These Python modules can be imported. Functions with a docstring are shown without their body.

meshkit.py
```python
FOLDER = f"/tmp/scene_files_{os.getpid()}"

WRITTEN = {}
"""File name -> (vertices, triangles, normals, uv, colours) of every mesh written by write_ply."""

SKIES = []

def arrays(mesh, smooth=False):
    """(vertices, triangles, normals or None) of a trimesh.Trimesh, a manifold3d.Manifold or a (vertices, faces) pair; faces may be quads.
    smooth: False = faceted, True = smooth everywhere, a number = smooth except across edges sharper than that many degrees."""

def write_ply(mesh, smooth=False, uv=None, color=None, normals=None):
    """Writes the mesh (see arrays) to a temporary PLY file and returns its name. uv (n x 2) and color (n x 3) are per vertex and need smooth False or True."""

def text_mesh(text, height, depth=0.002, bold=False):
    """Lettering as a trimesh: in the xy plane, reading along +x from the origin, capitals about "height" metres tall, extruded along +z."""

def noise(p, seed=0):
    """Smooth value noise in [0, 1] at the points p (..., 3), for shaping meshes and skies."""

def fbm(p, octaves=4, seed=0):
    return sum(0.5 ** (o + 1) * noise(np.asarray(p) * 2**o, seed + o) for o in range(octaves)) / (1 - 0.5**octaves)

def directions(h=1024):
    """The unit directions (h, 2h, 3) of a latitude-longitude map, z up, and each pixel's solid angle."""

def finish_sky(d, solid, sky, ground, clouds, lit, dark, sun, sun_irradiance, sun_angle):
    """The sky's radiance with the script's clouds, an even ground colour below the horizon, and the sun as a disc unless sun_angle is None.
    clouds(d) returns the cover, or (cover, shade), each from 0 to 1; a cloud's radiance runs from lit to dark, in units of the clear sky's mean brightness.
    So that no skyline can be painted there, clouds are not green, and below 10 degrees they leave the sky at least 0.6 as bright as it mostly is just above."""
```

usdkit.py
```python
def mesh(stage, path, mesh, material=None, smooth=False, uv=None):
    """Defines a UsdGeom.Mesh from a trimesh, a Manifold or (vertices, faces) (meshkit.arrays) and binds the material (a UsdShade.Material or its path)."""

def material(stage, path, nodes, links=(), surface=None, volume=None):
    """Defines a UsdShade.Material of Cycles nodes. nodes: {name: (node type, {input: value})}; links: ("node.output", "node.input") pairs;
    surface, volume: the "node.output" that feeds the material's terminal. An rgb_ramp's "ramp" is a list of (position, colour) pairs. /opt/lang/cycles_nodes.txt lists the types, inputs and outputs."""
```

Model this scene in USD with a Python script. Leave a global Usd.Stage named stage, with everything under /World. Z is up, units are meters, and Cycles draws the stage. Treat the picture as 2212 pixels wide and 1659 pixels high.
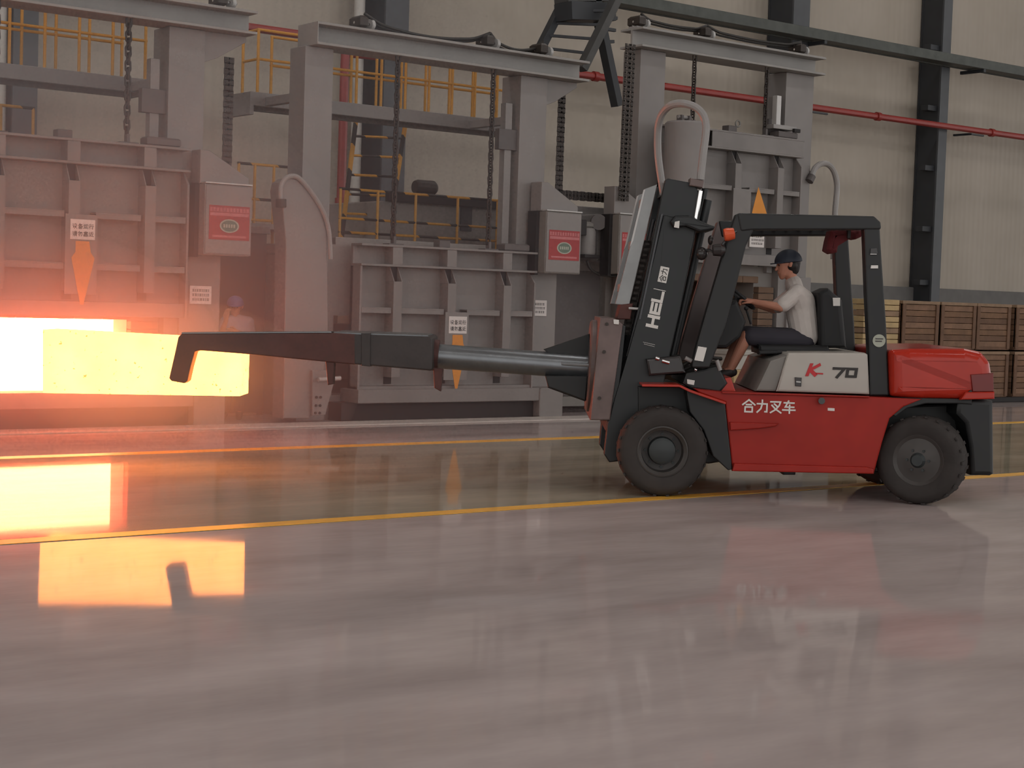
import math, random
import numpy as np, trimesh, manifold3d as m3
from shapely.geometry import Polygon, LineString
from shapely import union_all, affinity
import usdkit, meshkit
from pxr import Usd, UsdGeom, UsdLux, UsdShade, Gf, Sdf

stage = Usd.Stage.CreateInMemory()
UsdGeom.SetStageUpAxis(stage, "Z"); UsdGeom.SetStageMetersPerUnit(stage, 1.0)
UsdGeom.Xform.Define(stage, "/World"); UsdGeom.Scope.Define(stage, "/World/Looks")
rng = random.Random(7)

# ------------------------------------------------------------------ camera, light, exposure
F, EYE = 3500.0, 1.76
YAW, PITCH, ROLL = math.radians(52.57), math.atan(188 / 3500), 0.0325
fh = np.array([math.cos(YAW), math.sin(YAW), 0]); rh = np.array([math.sin(YAW), -math.cos(YAW), 0]); zz = np.array([0, 0, 1.0])
FW = fh * math.cos(PITCH) - zz * math.sin(PITCH); u0 = fh * math.sin(PITCH) + zz * math.cos(PITCH)
RT = math.cos(ROLL) * rh + math.sin(ROLL) * u0; UP = -math.sin(ROLL) * rh + math.cos(ROLL) * u0
CAM = np.array([0, 0, EYE])
cam = UsdGeom.Camera.Define(stage, "/World/camera")
cam.AddTransformOp().Set(Gf.Matrix4d(*RT, 0, *UP, 0, *(-FW), 0, *CAM, 1))
cam.CreateHorizontalApertureAttr(36.0); cam.CreateFocalLengthAttr(F / 2212 * 36.0)
cam.CreateClippingRangeAttr((0.1, 500.0)); cam.CreateExposureAttr(0.42)

dome = UsdLux.DomeLight.Define(stage, "/World/sky_light")
dome.CreateIntensityAttr(0.31); dome.CreateColorAttr(Gf.Vec3f(1.0, 0.985, 0.965))
LAMP_X, LAMP_Y, LAMP_Z, LAMP_POWER = (2, 12, 22, 32), (2.0, 12.0, 21.0), 13.6, 10.5
SLAB_EMIT, CHAMBER_EMIT = (7.0, 2.1, 0.46), (40.0, 6.4, 2.7)

# ------------------------------------------------------------------ helpers
def ray(px, py): return FW * F + RT * (px - 1106) + UP * (829.5 - py)
def P(px, py, Y):
    d = ray(px, py); return CAM + d * (Y / d[1])
def G(px, py, z=0.0):
    d = ray(px, py); return CAM + d * ((z - EYE) / d[2])

class MB:
    """collects shapes into one mesh"""
    def __init__(s): s.v, s.f, s.n = [], [], 0
    def add(s, m):
        if m is None: return s
        if hasattr(m, "to_mesh"):
            k = m.to_mesh(); v, f = np.asarray(k.vert_properties[:, :3], float), np.asarray(k.tri_verts)
        elif isinstance(m, tuple): v, f = np.asarray(m[0], float), np.asarray(m[1], int)
        else: v, f = np.asarray(m.vertices), np.asarray(m.faces)
        s.v.append(v); s.f.append(f + s.n); s.n += len(v); return s
    def get(s): return np.vstack(s.v), np.vstack(s.f)
def J(*ms):
    b = MB()
    for m in ms: b.add(m)
    return b.get()
def xf(m, M):
    v, f = m if isinstance(m, tuple) else J(m); M = np.asarray(M)
    return v @ M[:3, :3].T + M[:3, 3], f

def ring_mesh(rings, cap0, cap1):
    n = len(rings[0]); v = np.vstack(rings); f = []
    for k in range(len(rings) - 1):
        a, b = k * n, (k + 1) * n
        for i in range(n):
            j = (i + 1) % n; f += [(a + i, a + j, b + j), (a + i, b + j, b + i)]
    if cap0 is not None: f += [tuple(t[::-1]) for t in cap0]
    if cap1 is not None: f += [tuple(np.array(t) + (len(rings) - 1) * n) for t in cap1]
    return v, np.array(f)

def ccw(p):
    p = np.asarray(p, float); x, y = p[:, 0], p[:, 1]
    return p if (x * np.roll(y, -1) - y * np.roll(x, -1)).sum() > 0 else p[::-1]
def earcut(p):
    import mapbox_earcut
    return mapbox_earcut.triangulate_float64(np.asarray(p, float), np.array([len(p)], np.uint32)).reshape(-1, 3)
def inset(p, b):
    e = np.roll(p, -1, 0) - p; e /= np.linalg.norm(e, axis=1, keepdims=True) + 1e-12
    nrm = np.stack([-e[:, 1], e[:, 0]], 1); n0 = np.roll(nrm, 1, 0)
    m = nrm + n0; m /= np.maximum((m * nrm).sum(1, keepdims=True), 0.35)
    return p + m * b
def rnd(poly, r):
    g = Polygon(poly); g = g.buffer(-r, quad_segs=4).buffer(2 * r, quad_segs=4).buffer(-r, quad_segs=4)
    c = np.array(g.exterior.coords)[:-1]; keep = [0]
    for i in range(1, len(c)):
        if np.linalg.norm(c[i] - c[keep[-1]]) > 1e-3: keep.append(i)
    return c[keep]
def prism(poly, a, b, bevel=0.0, axis="y", seg=1):
    """polygon in (x,z) extruded along y from a to b (axis y), or (x,y) along z, or (y,z) along x"""
    p = ccw(poly); bv = min(bevel, abs(b - a) * 0.45); rings = []
    if bv > 0:
        t = [(math.pi / 2) * k / seg for k in range(seg + 1)]
        lev = [(bv * (1 - math.sin(q)), a + bv * (1 - math.cos(q))) for q in t]
        lev += [(i, b - (y - a)) for i, y in lev[::-1]]
    else: lev = [(0, a), (0, b)]
    base = inset(p, bv) if bv else p; tri = earcut(base)
    for i, y in lev:
        q = inset(p, i) if i > 1e-9 else p
        c = np.full(len(q), y)
        rings.append({"y": np.stack([q[:, 0], c, q[:, 1]], 1), "z": np.stack([q[:, 0], q[:, 1], c], 1), "x": np.stack([c, q[:, 0], q[:, 1]], 1)}[axis])
    if bv > 0:   # flat caps keep their own corners, so that the rounding is not smoothed into them
        n = len(p); v, f = ring_mesh(rings, None, None); k = len(v)
        v = np.vstack([v, rings[0], rings[-1]]); f = np.vstack([f, tri[:, ::-1] + k, tri + k + n])
    else: v, f = ring_mesh(rings, tri, tri)
    return (v, f[:, ::-1]) if axis == "y" else (v, f)
def bx(x0, x1, y0, y1, z0, z1, bevel=0.006):
    x0, x1 = sorted((x0, x1)); y0, y1 = sorted((y0, y1)); z0, z1 = sorted((z0, z1))
    b = min(bevel, 0.3 * min(x1 - x0, y1 - y0, z1 - z0))
    return prism([(x0, y0), (x1, y0), (x1, y1), (x0, y1)], z0, z1, b, "z")
def bar(p, q, w, h=None, up=(0, 0, 1), bevel=0.004):
    """box bar from p to q"""
    p, q = np.asarray(p, float), np.asarray(q, float); h = w if h is None else h
    d = q - p; L = np.linalg.norm(d); d /= L; u = np.asarray(up, float)
    if abs(d @ u) > 0.98: u = np.array([1.0, 0, 0])
    s = np.cross(d, u); s /= np.linalg.norm(s); u = np.cross(s, d)
    v, f = bx(0, L, -w / 2, w / 2, -h / 2, h / 2, bevel)
    return v[:, :1] * d + v[:, 1:2] * s + v[:, 2:3] * u + p, f
def tube(path, r, sides=10, closed=False):
    p = np.asarray(path, float); n = len(p)
    t = (np.roll(p, -1, 0) - np.roll(p, 1, 0)) if closed else np.gradient(p, axis=0)
    t /= np.linalg.norm(t, axis=1, keepdims=True) + 1e-12
    a = np.cross(t[0], [0, 0, 1.0]); a = a if np.linalg.norm(a) > 0.05 else np.cross(t[0], [1.0, 0, 0]); A = []
    for i in range(n):
        a = a - t[i] * (a @ t[i]); a /= np.linalg.norm(a); A.append(a)
    A = np.array(A); B = np.cross(t, A); g = np.arange(sides) * 2 * np.pi / sides
    rr = np.broadcast_to(r, (n,)).reshape(-1, 1, 1)
    R = p[:, None] + rr * (np.cos(g)[None, :, None] * A[:, None] + np.sin(g)[None, :, None] * B[:, None])
    tri = [(0, i, i + 1) for i in range(1, sides - 1)]
    rings = list(R) + ([R[0]] if closed else [])
    return ring_mesh(rings, None if closed else tri, None if closed else tri)
def cyl(p, q, r, sides=20): return tube([p, (np.asarray(p, float) + np.asarray(q, float)) / 2, q], r, sides)
def smooth_path(pts, n=8):
    p = np.asarray(pts, float); q = np.vstack([2 * p[0] - p[1], p, 2 * p[-1] - p[-2]]); out = []
    for i in range(1, len(q) - 2):
        for t in np.arange(n) / n:
            out.append(0.5 * (2 * q[i] + (q[i + 1] - q[i - 1]) * t + (2 * q[i - 1] - 5 * q[i] + 4 * q[i + 1] - q[i + 2]) * t * t + (3 * q[i] - q[i - 1] - 3 * q[i + 1] + q[i + 2]) * t ** 3))
    out.append(p[-1]); return np.array(out)
def lathe(prof, c, axis, n=40):
    """closed profile [(radius, along)] revolved about axis through c"""
    ax = np.asarray(axis, float); ax /= np.linalg.norm(ax); u = np.cross(ax, [0, 0, 1.0]); u = u / np.linalg.norm(u) if np.linalg.norm(u) > 0.1 else np.array([1.0, 0, 0]); w = np.cross(ax, u)
    pr = np.asarray(prof, float); rings = []
    for k in range(n):
        t = 2 * np.pi * k / n; d = math.cos(t) * u + math.sin(t) * w
        rings.append(np.asarray(c) + pr[:, :1] * d + pr[:, 1:2] * ax)
    return ring_mesh(rings + [rings[0]], None, None)
def ball(c, r, s=2):
    m = trimesh.creation.icosphere(s, 1.0); return np.asarray(m.vertices) * np.asarray(r) + np.asarray(c), np.asarray(m.faces)

# ---- the scene's names
taken = {}
STUFF = ("print", "sign_print", "emblem_print", "strand", "lift_chain")   # marks and links too small to pick apart
def path_for(parent, name):
    k = taken.get((parent, name), 0); taken[(parent, name)] = k + 1
    return f"{parent}/{name}" + (f"_{k:03d}" if k else "")
class T:
    """a thing: an Xform at its base; mesh coordinates are given in the world (or in a frame M) and turned into the thing's own"""
    def __init__(s, name, label, cat, loc=(0, 0, 0), group=None, kind=None, frame=None):
        s.path = path_for("/World", name); s.x = UsdGeom.Xform.Define(stage, s.path); s.loc = np.asarray(loc, float)
        s.frame = frame
        if frame is None: s.x.AddTranslateOp().Set(Gf.Vec3d(*map(float, loc)))
        else:
            M = frame; s.x.AddTransformOp().Set(Gf.Matrix4d(*(float(a) for a in (M.T).ravel())))
        tag(s.x.GetPrim(), label, cat, group, kind)
    def part(s, name, mesh, mat, label=None, smooth=30, under=None, kind=None):
        v, f = mesh if isinstance(mesh, tuple) else J(mesh)
        path = path_for(under or s.path, name)
        m = usdkit.mesh(stage, path, (v - s.loc, f), M[mat], smooth=smooth)
        kind = kind or ("stuff" if name in STUFF else None)
        if kind: m.GetPrim().SetCustomDataByKey("kind", kind)
        if label: m.GetPrim().SetCustomDataByKey("label", label)
        return path
def tag(prim, label, cat, group=None, kind=None):
    for k, x in (("label", label), ("category", cat), ("group", group), ("kind", kind)):
        if x: prim.SetCustomDataByKey(k, x)
def solo(name, mesh, mat, label=None, cat=None, group=None, kind=None, smooth=30):
    v, f = mesh if isinstance(mesh, tuple) else J(mesh)
    loc = np.array([*((v.min(0) + v.max(0)) / 2)[:2], v[:, 2].min()])
    p = path_for("/World", name); m = usdkit.mesh(stage, p, (v - loc, f), M[mat], smooth=smooth)
    UsdGeom.Xformable(m).AddTranslateOp().Set(Gf.Vec3d(*map(float, loc)))
    tag(m.GetPrim(), label, cat, group, kind); return p
def copy_of(path, name, label, cat, loc, group):
    x = UsdGeom.Xform.Define(stage, path_for("/World", name)); x.AddTranslateOp().Set(Gf.Vec3d(*map(float, loc)))
    c = UsdGeom.Xform.Get(stage, path).GetPrim()
    x.GetPrim().GetReferences().AddInternalReference(c.GetPath()); x.GetPrim().SetInstanceable(True)
    tag(x.GetPrim(), label, cat, group)

# ------------------------------------------------------------------ materials
M = {}
def srgb(h):
    h = h.lstrip("#"); c = [int(h[i:i + 2], 16) / 255 for i in (0, 2, 4)]
    return tuple(x / 12.92 if x < 0.04045 else ((x + 0.055) / 1.055) ** 2.4 for x in c)
def mat(name, col, rough=0.5, metal=0.0, var=0.12, scale=3.0, bump=0.0, bscale=40.0, spec=0.5, coat=0.0):
    c = np.array(col)
    n = {"g": ("geometry", {}), "n": ("noise_texture", {"scale": scale, "detail": 4.0, "roughness": 0.6}),
         "r": ("rgb_ramp", {"ramp": [(0.3, tuple(c * (1 - var))), (0.7, tuple(np.minimum(c * (1 + var), 1)))]}),
         "p": ("principled_bsdf", {"roughness": rough, "metallic": metal, "specular_ior_level": spec, "coat_weight": coat, "coat_roughness": 0.08})}
    l = [("g.position", "n.vector"), ("n.fac", "r.fac"), ("r.color", "p.base_color")]
    if bump:
        n["bn"] = ("noise_texture", {"scale": bscale, "detail": 3.0}); n["b"] = ("bump", {"strength": bump, "distance": 0.01})
        l += [("g.position", "bn.vector"), ("bn.fac", "b.height"), ("b.normal", "p.normal")]
    M[name] = usdkit.material(stage, "/World/Looks/" + name, n, l, surface="p.BSDF")
mat("furnace_grey", srgb("#827d7b"), 0.55, var=0.07, scale=1.5, bump=0.05)
mat("door_grey", srgb("#7e7977"), 0.6, var=0.09, scale=2.0, bump=0.06)
mat("beam_grey", srgb("#8d8a87"), 0.5, var=0.08, scale=2.0)
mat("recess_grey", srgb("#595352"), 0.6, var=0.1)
mat("body_grey", srgb("#827c78"), 0.6, var=0.06)
mat("pit_dark", srgb("#211d1e"), 0.7)
mat("dark_steel", srgb("#34363a"), 0.55, var=0.1)
mat("dark_steel_light", srgb("#4a4c50"), 0.5, var=0.1)
mat("tray_steel", srgb("#474a46"), 0.55, var=0.2, scale=4)
mat("brace_steel", srgb("#4b4a49"), 0.6, var=0.15)
mat("plinth", srgb("#6a6866"), 0.8, var=0.1)
mat("concrete", srgb("#9c9690"), 0.8, var=0.12, bump=0.1)
mat("kerb_pale", srgb("#c6beb8"), 0.7, var=0.08)
mat("yellow_rail", srgb("#c98f2c"), 0.45, var=0.1)
mat("yellow_paint", srgb("#f2b84a"), 0.35, var=0.12, scale=5)
mat("orange_paint", srgb("#d88a2a"), 0.55, var=0.05)
mat("red_pipe", srgb("#8e2f2a"), 0.4, var=0.1)
mat("white_pipe", srgb("#b9b4ae"), 0.45, var=0.04)
mat("chain_dark", srgb("#3b3430"), 0.5, 0.4, var=0.2, scale=20)
mat("cable_black", srgb("#26221f"), 0.5)
mat("hose_grey", srgb("#8f8b89"), 0.4, var=0.06)
mat("hose_bright", srgb("#b4b2b0"), 0.35, 0.2, var=0.06)
mat("chrome", (0.75, 0.75, 0.75), 0.15, 1.0, var=0.02)
mat("paint_orange_red", srgb("#ad2b1b"), 0.2, var=0.07, scale=2.5, coat=0.15, spec=0.3)
mat("paint_red", srgb("#98241b"), 0.45, var=0.12, scale=2.5, coat=0.06, spec=0.25)
mat("paint_black", srgb("#191a1b"), 0.5, var=0.15, scale=4)
mat("paint_mast", srgb("#15181a"), 0.45, var=0.15, scale=4)
mat("paint_white", srgb("#b0aaa2"), 0.4, var=0.03)
mat("side_grey", srgb("#7c7873"), 0.55, var=0.05)
mat("arm_steel", srgb("#777a7d"), 0.32, 0.7, var=0.15, scale=3)
mat("sleeve_steel", srgb("#393231"), 0.5, 0.3, var=0.2, scale=5, bump=0.08)
mat("jaw_steel", srgb("#53302b"), 0.55, 0.35, var=0.2, scale=5, bump=0.08)  # red-brown steel with the red veil of glow put into its colour
mat("carriage_steel", srgb("#6d5d5a"), 0.45, 0.3, var=0.2, scale=4)
mat("rest_grey", srgb("#8d8e8e"), 0.4, 0.3, var=0.12)
mat("tyre", srgb("#322d2b"), 0.8, var=0.15, scale=6, bump=0.15)
mat("leg_worn", srgb("#6a5d5b"), 0.4, var=0.1)  # lighter, pinkish copy of the leg's black: furnace glow put into its colour
mat("rim", srgb("#45413f"), 0.5, 0.2, var=0.15)
mat("hub", srgb("#2d3233"), 0.5, var=0.1)
mat("seat_black", srgb("#18181a"), 0.6)
mat("lamp_orange", srgb("#d2552f"), 0.3)
mat("lamp_dark", srgb("#2e2a2a"), 0.25)
mat("tail_red", srgb("#6d1f1c"), 0.3)
mat("paper", srgb("#d9d3d0"), 0.7, var=0.03)
mat("ink", srgb("#4a4644"), 0.7, var=0.03)
mat("letter_white", srgb("#d8d4cf"), 0.5, var=0.02)
mat("letter_black", srgb("#25211f"), 0.5, var=0.02)
mat("letter_red", srgb("#b8252a"), 0.5, var=0.02)
mat("sign_red", srgb("#9c2527"), 0.5, var=0.06)
mat("sign_pink", srgb("#b9686a"), 0.5, var=0.1, scale=20)
mat("sign_green", srgb("#5d6e5f"), 0.5, var=0.1)
mat("sign_rim", srgb("#a3a698"), 0.5, var=0.05)
mat("skin", srgb("#b97f68"), 0.55, var=0.06)
mat("skin_light", srgb("#b88368"), 0.55, var=0.06)
mat("hair", srgb("#1d1817"), 0.6)
mat("cap_navy", srgb("#222836"), 0.6, var=0.1)
mat("helmet_blue", srgb("#5d6aa0"), 0.35, var=0.05)
mat("shirt_grey", srgb("#c9c0ba"), 0.8, var=0.06, scale=8, bump=0.2, bscale=14)
mat("shirt_blue", srgb("#9aa0b4"), 0.8, var=0.06)
mat("trousers", srgb("#35323a"), 0.85, var=0.1)
mat("shoe", srgb("#2b2624"), 0.6)
mat("cloth_red", srgb("#5d1f22"), 0.9, var=0.2, scale=12)
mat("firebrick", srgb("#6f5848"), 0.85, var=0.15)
mat("hot_brick", srgb("#8a5540"), 0.85, var=0.15)  # firebrick with the red furnace glow put into its colour
mat("box_white", srgb("#a9a49d"), 0.6, var=0.05)
for i, h in enumerate(("#7d5f4a", "#74563f", "#694d3a", "#8a715a")):
    mat(f"wood_{i}", srgb(h), 0.75, var=0.2, scale=5, bump=0.1)
mat("wood_pale", srgb("#b39a70"), 0.7, var=0.12, scale=5)

# wall cladding: fine vertical ribs and a faint waviness of the sheets, as relief
M["cladding"] = usdkit.material(stage, "/World/Looks/cladding", {
    "g": ("geometry", {}), "m": ("mapping", {"scale": (1, 0, 0)}), "w": ("wave_texture", {"scale": 1.6, "bands_direction": "x"}),
    "m2": ("mapping", {"scale": (0.12, 0, 0.9)}), "n2": ("noise_texture", {"scale": 1.0, "detail": 1.0}),
    "n": ("noise_texture", {"scale": 0.7, "detail": 4.0}), "r": ("rgb_ramp", {"ramp": [(0.3, srgb("#a1978a")), (0.7, srgb("#aba195"))]}),
    "b": ("bump", {"strength": 0.35, "distance": 0.01}), "b2": ("bump", {"strength": 0.6, "distance": 0.08}),
    "p": ("principled_bsdf", {"roughness": 0.55, "specular_ior_level": 0.4})},
    [("g.position", "m.vector"), ("m.vector", "w.vector"), ("g.position", "m2.vector"), ("m2.vector", "n2.vector"), ("g.position", "n.vector"), ("n.fac", "r.fac"),
     ("n2.fac", "b2.height"), ("b2.normal", "b.normal"), ("w.fac", "b.height"), ("b.normal", "p.normal"), ("r.color", "p.base_color")], surface="p.BSDF")
# yellow and black banded paint of the low railings and the ladder
M["banded_rail"] = usdkit.material(stage, "/World/Looks/banded_rail", {"g": ("geometry", {}), "s": ("separate_xyz", {}), "a": ("math", {"math_type": "add"}), "m": ("math", {"math_type": "floored_modulo", "value2": 0.8}), "l": ("math", {"math_type": "less_than", "value2": 0.36}),
    "c": ("mix", {"color1": srgb("#c98f2c"), "color2": srgb("#211d1b")}), "p": ("principled_bsdf", {"roughness": 0.45})},
    [("g.position", "s.vector"), ("s.x", "a.value1"), ("s.z", "a.value2"), ("a.value", "m.value1"), ("m.value", "l.value1"), ("l.value", "c.fac"), ("c.color", "p.base_color")], surface="p.BSDF")
# polished floor: cloudy colour, streaky sheen
def floor_mat(name, c0, c1, rough=(0.03, 0.07), spec=0.035):
    M[name] = usdkit.material(stage, "/World/Looks/" + name, {
        "g": ("geometry", {}), "m": ("mapping", {"rotation": (0, 0, 0.66), "scale": (0.4, 1.25, 1)}),
        "n": ("noise_texture", {"scale": 1.1, "detail": 6.0, "roughness": 0.62}), "r": ("rgb_ramp", {"ramp": [(0.32, c0), (0.68, c1)]}),
        "n2": ("noise_texture", {"scale": 2.3, "detail": 5.0, "roughness": 0.6}), "mr": ("map_range", {"from_min": 0.3, "from_max": 0.7, "to_min": rough[0], "to_max": rough[1], "clamp": True}),
        "n3": ("noise_texture", {"scale": 1.6, "detail": 3.0}), "b": ("bump", {"strength": 0.012, "distance": 0.01}),
        "p": ("principled_bsdf", {"specular_ior_level": spec})},
        [("g.position", "m.vector"), ("m.vector", "n.vector"), ("n.fac", "r.fac"), ("r.color", "p.base_color"), ("m.vector", "n2.vector"), ("n2.fac", "mr.value"), ("mr.result", "p.roughness"),
         ("m.vector", "n3.vector"), ("n3.fac", "b.height"), ("b.normal", "p.normal")], surface="p.BSDF")
floor_mat("floor_grey", srgb("#a19593"), srgb("#bbafac"))
floor_mat("floor_green", srgb("#84806f"), srgb("#a29b89"))
def glow(name, col, spots=False):
    n = {"e": ("emission", {"strength": 1.0, "color": col})}; l = []
    if spots:   # dark scale flecks on the hot skin
        n |= {"t": ("texture_coordinate", {}), "g": ("geometry", {}), "v": ("noise_texture", {"scale": 22.0, "detail": 2.0}), "n": ("noise_texture", {"scale": 2.2, "detail": 2.0}),
              "r": ("rgb_ramp", {"ramp": [(0.0, col), (0.68, col), (0.73, tuple(np.array(col) * 0.25))]}), "r2": ("rgb_ramp", {"ramp": [(0.3, (0.92, 0.85, 0.75)), (0.7, (1, 1, 1))]}),
              "mm": ("mix", {"mix_type": "multiply", "fac": 1.0})}
        l = [("g.position", "v.vector"), ("v.fac", "r.fac"), ("g.position", "n.vector"), ("n.fac", "r2.fac"), ("r.color", "mm.color1"), ("r2.color", "mm.color2"), ("mm.color", "e.color")]
        n["r"][1]["ramp"] = [(p, tuple(np.array(c) / 10)) for p, c in n["r"][1]["ramp"]]; n["e"][1]["strength"] = 10.0
    M[name] = usdkit.material(stage, "/World/Looks/" + name, n, l, surface="e.emission")
glow("hot_slab", SLAB_EMIT, True); glow("hot_chamber", CHAMBER_EMIT)
for k, d in enumerate((0.015, 0.045, 0.12, 0.08)):
    M[f"haze_{k}"] = usdkit.material(stage, f"/World/Looks/haze_{k}", {"v": ("scatter_volume", {"color": (0.8, 0.92, 1.0), "density": d, "anisotropy": 0.2})}, [], volume="v.volume")  # scattering volumes added to imitate the red veil
M["lamp_glow"] = usdkit.material(stage, "/World/Looks/lamp_glow", {"e": ("emission", {"strength": LAMP_POWER, "color": (1.0, 0.98, 0.955)})}, [], surface="e.emission")

# ------------------------------------------------------------------ the hall
YW = 26.0
solo("floor", bx(-30, 75, -14, 27, -0.3, 0, 0), "floor_grey", kind="structure", smooth=False)
solo("wall_back", bx(-30, 75, YW, YW + 0.3, 2.2, 15, 0), "cladding", kind="structure", smooth=False)
solo("baseboard_back", bx(-30, 75, YW - 0.15, YW + 0.3, 0, 2.32, 0.02), "plinth", kind="structure", smooth=False)
solo("ceiling", bx(-30, 75, -14, 27, 15, 15.2, 0), "white_pipe", kind="structure", smooth=False)
for i, x in enumerate(LAMP_X):
    for j, y in enumerate(LAMP_Y):
        t = T("ceiling_lamp", f"long white strip lamp hung under the hall roof, {('front', 'middle', 'back')[j]} row, {('first', 'second', 'third', 'fourth')[i]} from the left", "lamp", (x, y, LAMP_Z), group="strip lamps under the hall roof")
        t.part("housing", bx(x - 1.6, x + 1.6, y - 0.5, y + 0.5, LAMP_Z + 0.02, LAMP_Z + 0.14, 0.01), "white_pipe")
        t.part("diffuser", bx(x - 1.5, x + 1.5, y - 0.42, y + 0.42, LAMP_Z, LAMP_Z + 0.02, 0.002), "lamp_glow")
        for s in (-1, 1): t.part("hanger", cyl((x + s * 1.2, y, LAMP_Z + 0.14), (x + s * 1.2, y, 15), 0.015, 6), "dark_steel")
# painted floor
ya, yb = 10.62, 15.70
solo("floor_lane", bx(-30, 75, ya + 0.07, yb + 0.0, 0.0, 0.002, 0), "floor_green", "greenish painted lane between the two yellow floor lines", "lane", kind="structure", smooth=False)
solo("floor_line", bx(-30, 75, ya - 0.06, ya + 0.12, 0.002, 0.005, 0), "yellow_paint", "nearer yellow line on the floor, passing under the forklift", "floor line", smooth=False)
solo("floor_line", bx(-30, 75, yb - 0.05, yb + 0.17, 0.002, 0.005, 0), "yellow_paint", "farther yellow line on the floor, in front of the furnaces", "floor line", smooth=False)
solo("kerb", bx(-10, 22.5, 18.1, 18.6, 0, 0.02, 0.004), "kerb_pale", "pale concrete strip along the foot of the furnaces", "kerb", smooth=False)

# steel wall columns (H sections standing against the wall)
def wall_column(x0, x1, label, y0=25.2):
    t = T("steel_column", label, "column", ((x0 + x1) / 2, YW - 0.4, 0), group=None)
    w = (x1 - x0)
    t.part("flange", bx(x0, x1, y0, y0 + 0.05, 0, 15, 0.004), "dark_steel_light"); t.part("flange", bx(x0, x1, YW - 0.07, YW - 0.02, 0, 15, 0.004), "dark_steel")
    t.part("web", bx((x0 + x1) / 2 - 0.03, (x0 + x1) / 2 + 0.03, y0 + 0.05, YW - 0.07, 0, 15, 0.002), "dark_steel")
    t.part("web", bx(x0 + .01, x0 + 0.05, y0 + 0.05, YW - 0.07, 0, 15, 0.002), "dark_steel")
    return t
def span(pl, pr, py, Y): return P(pl, py, Y)[0], P(pr, py, Y)[0]
wall_column(*span(30, 84, 20, 25.4), "dark steel wall column at far left, behind the first furnace's walkway", 25.4)
wall_column(*span(834, 884, 20, 25.2), "broad dark steel wall column beside the white downpipe, behind the middle furnace")
wall_column(*span(1715, 1750, 20, 25.2), "dark steel wall column behind the right post of the far furnace")
t = wall_column(*span(2040, 2058, 20, 25.3), "slim dark steel wall column at right, standing behind the crates", 25.3)
xc = span(2040, 2058, 20, 25.3)[0]
for px, py in ((2008, 100), (1996, 230), (1990, 360), (1983, 492), (1976, 608)):
    p = P(px, py, 25.45)
    t.part("clip", bx(xc - 0.32, xc + 0.02, 25.4, 25.6, p[2] - 0.08, p[2] + 0.05), "dark_steel")
# downpipes
for px, lab in ((2, "white vertical downpipe at the far left edge"), (777, "white vertical downpipe on the wall beside the broad dark column")):
    p = P(px, 20, 25.6); t = T("downpipe", lab, "pipe", (p[0], 25.6, 0))
    t.part("pipe", cyl((p[0], 25.6, 0), (p[0], 25.6, 15), 0.1), "white_pipe")
    for z in (2.9, 4.9, 6.6): t.part("clamp", cyl((p[0], 25.6, z), (p[0], 25.6, z + 0.05), 0.115), "white_pipe")
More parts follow.
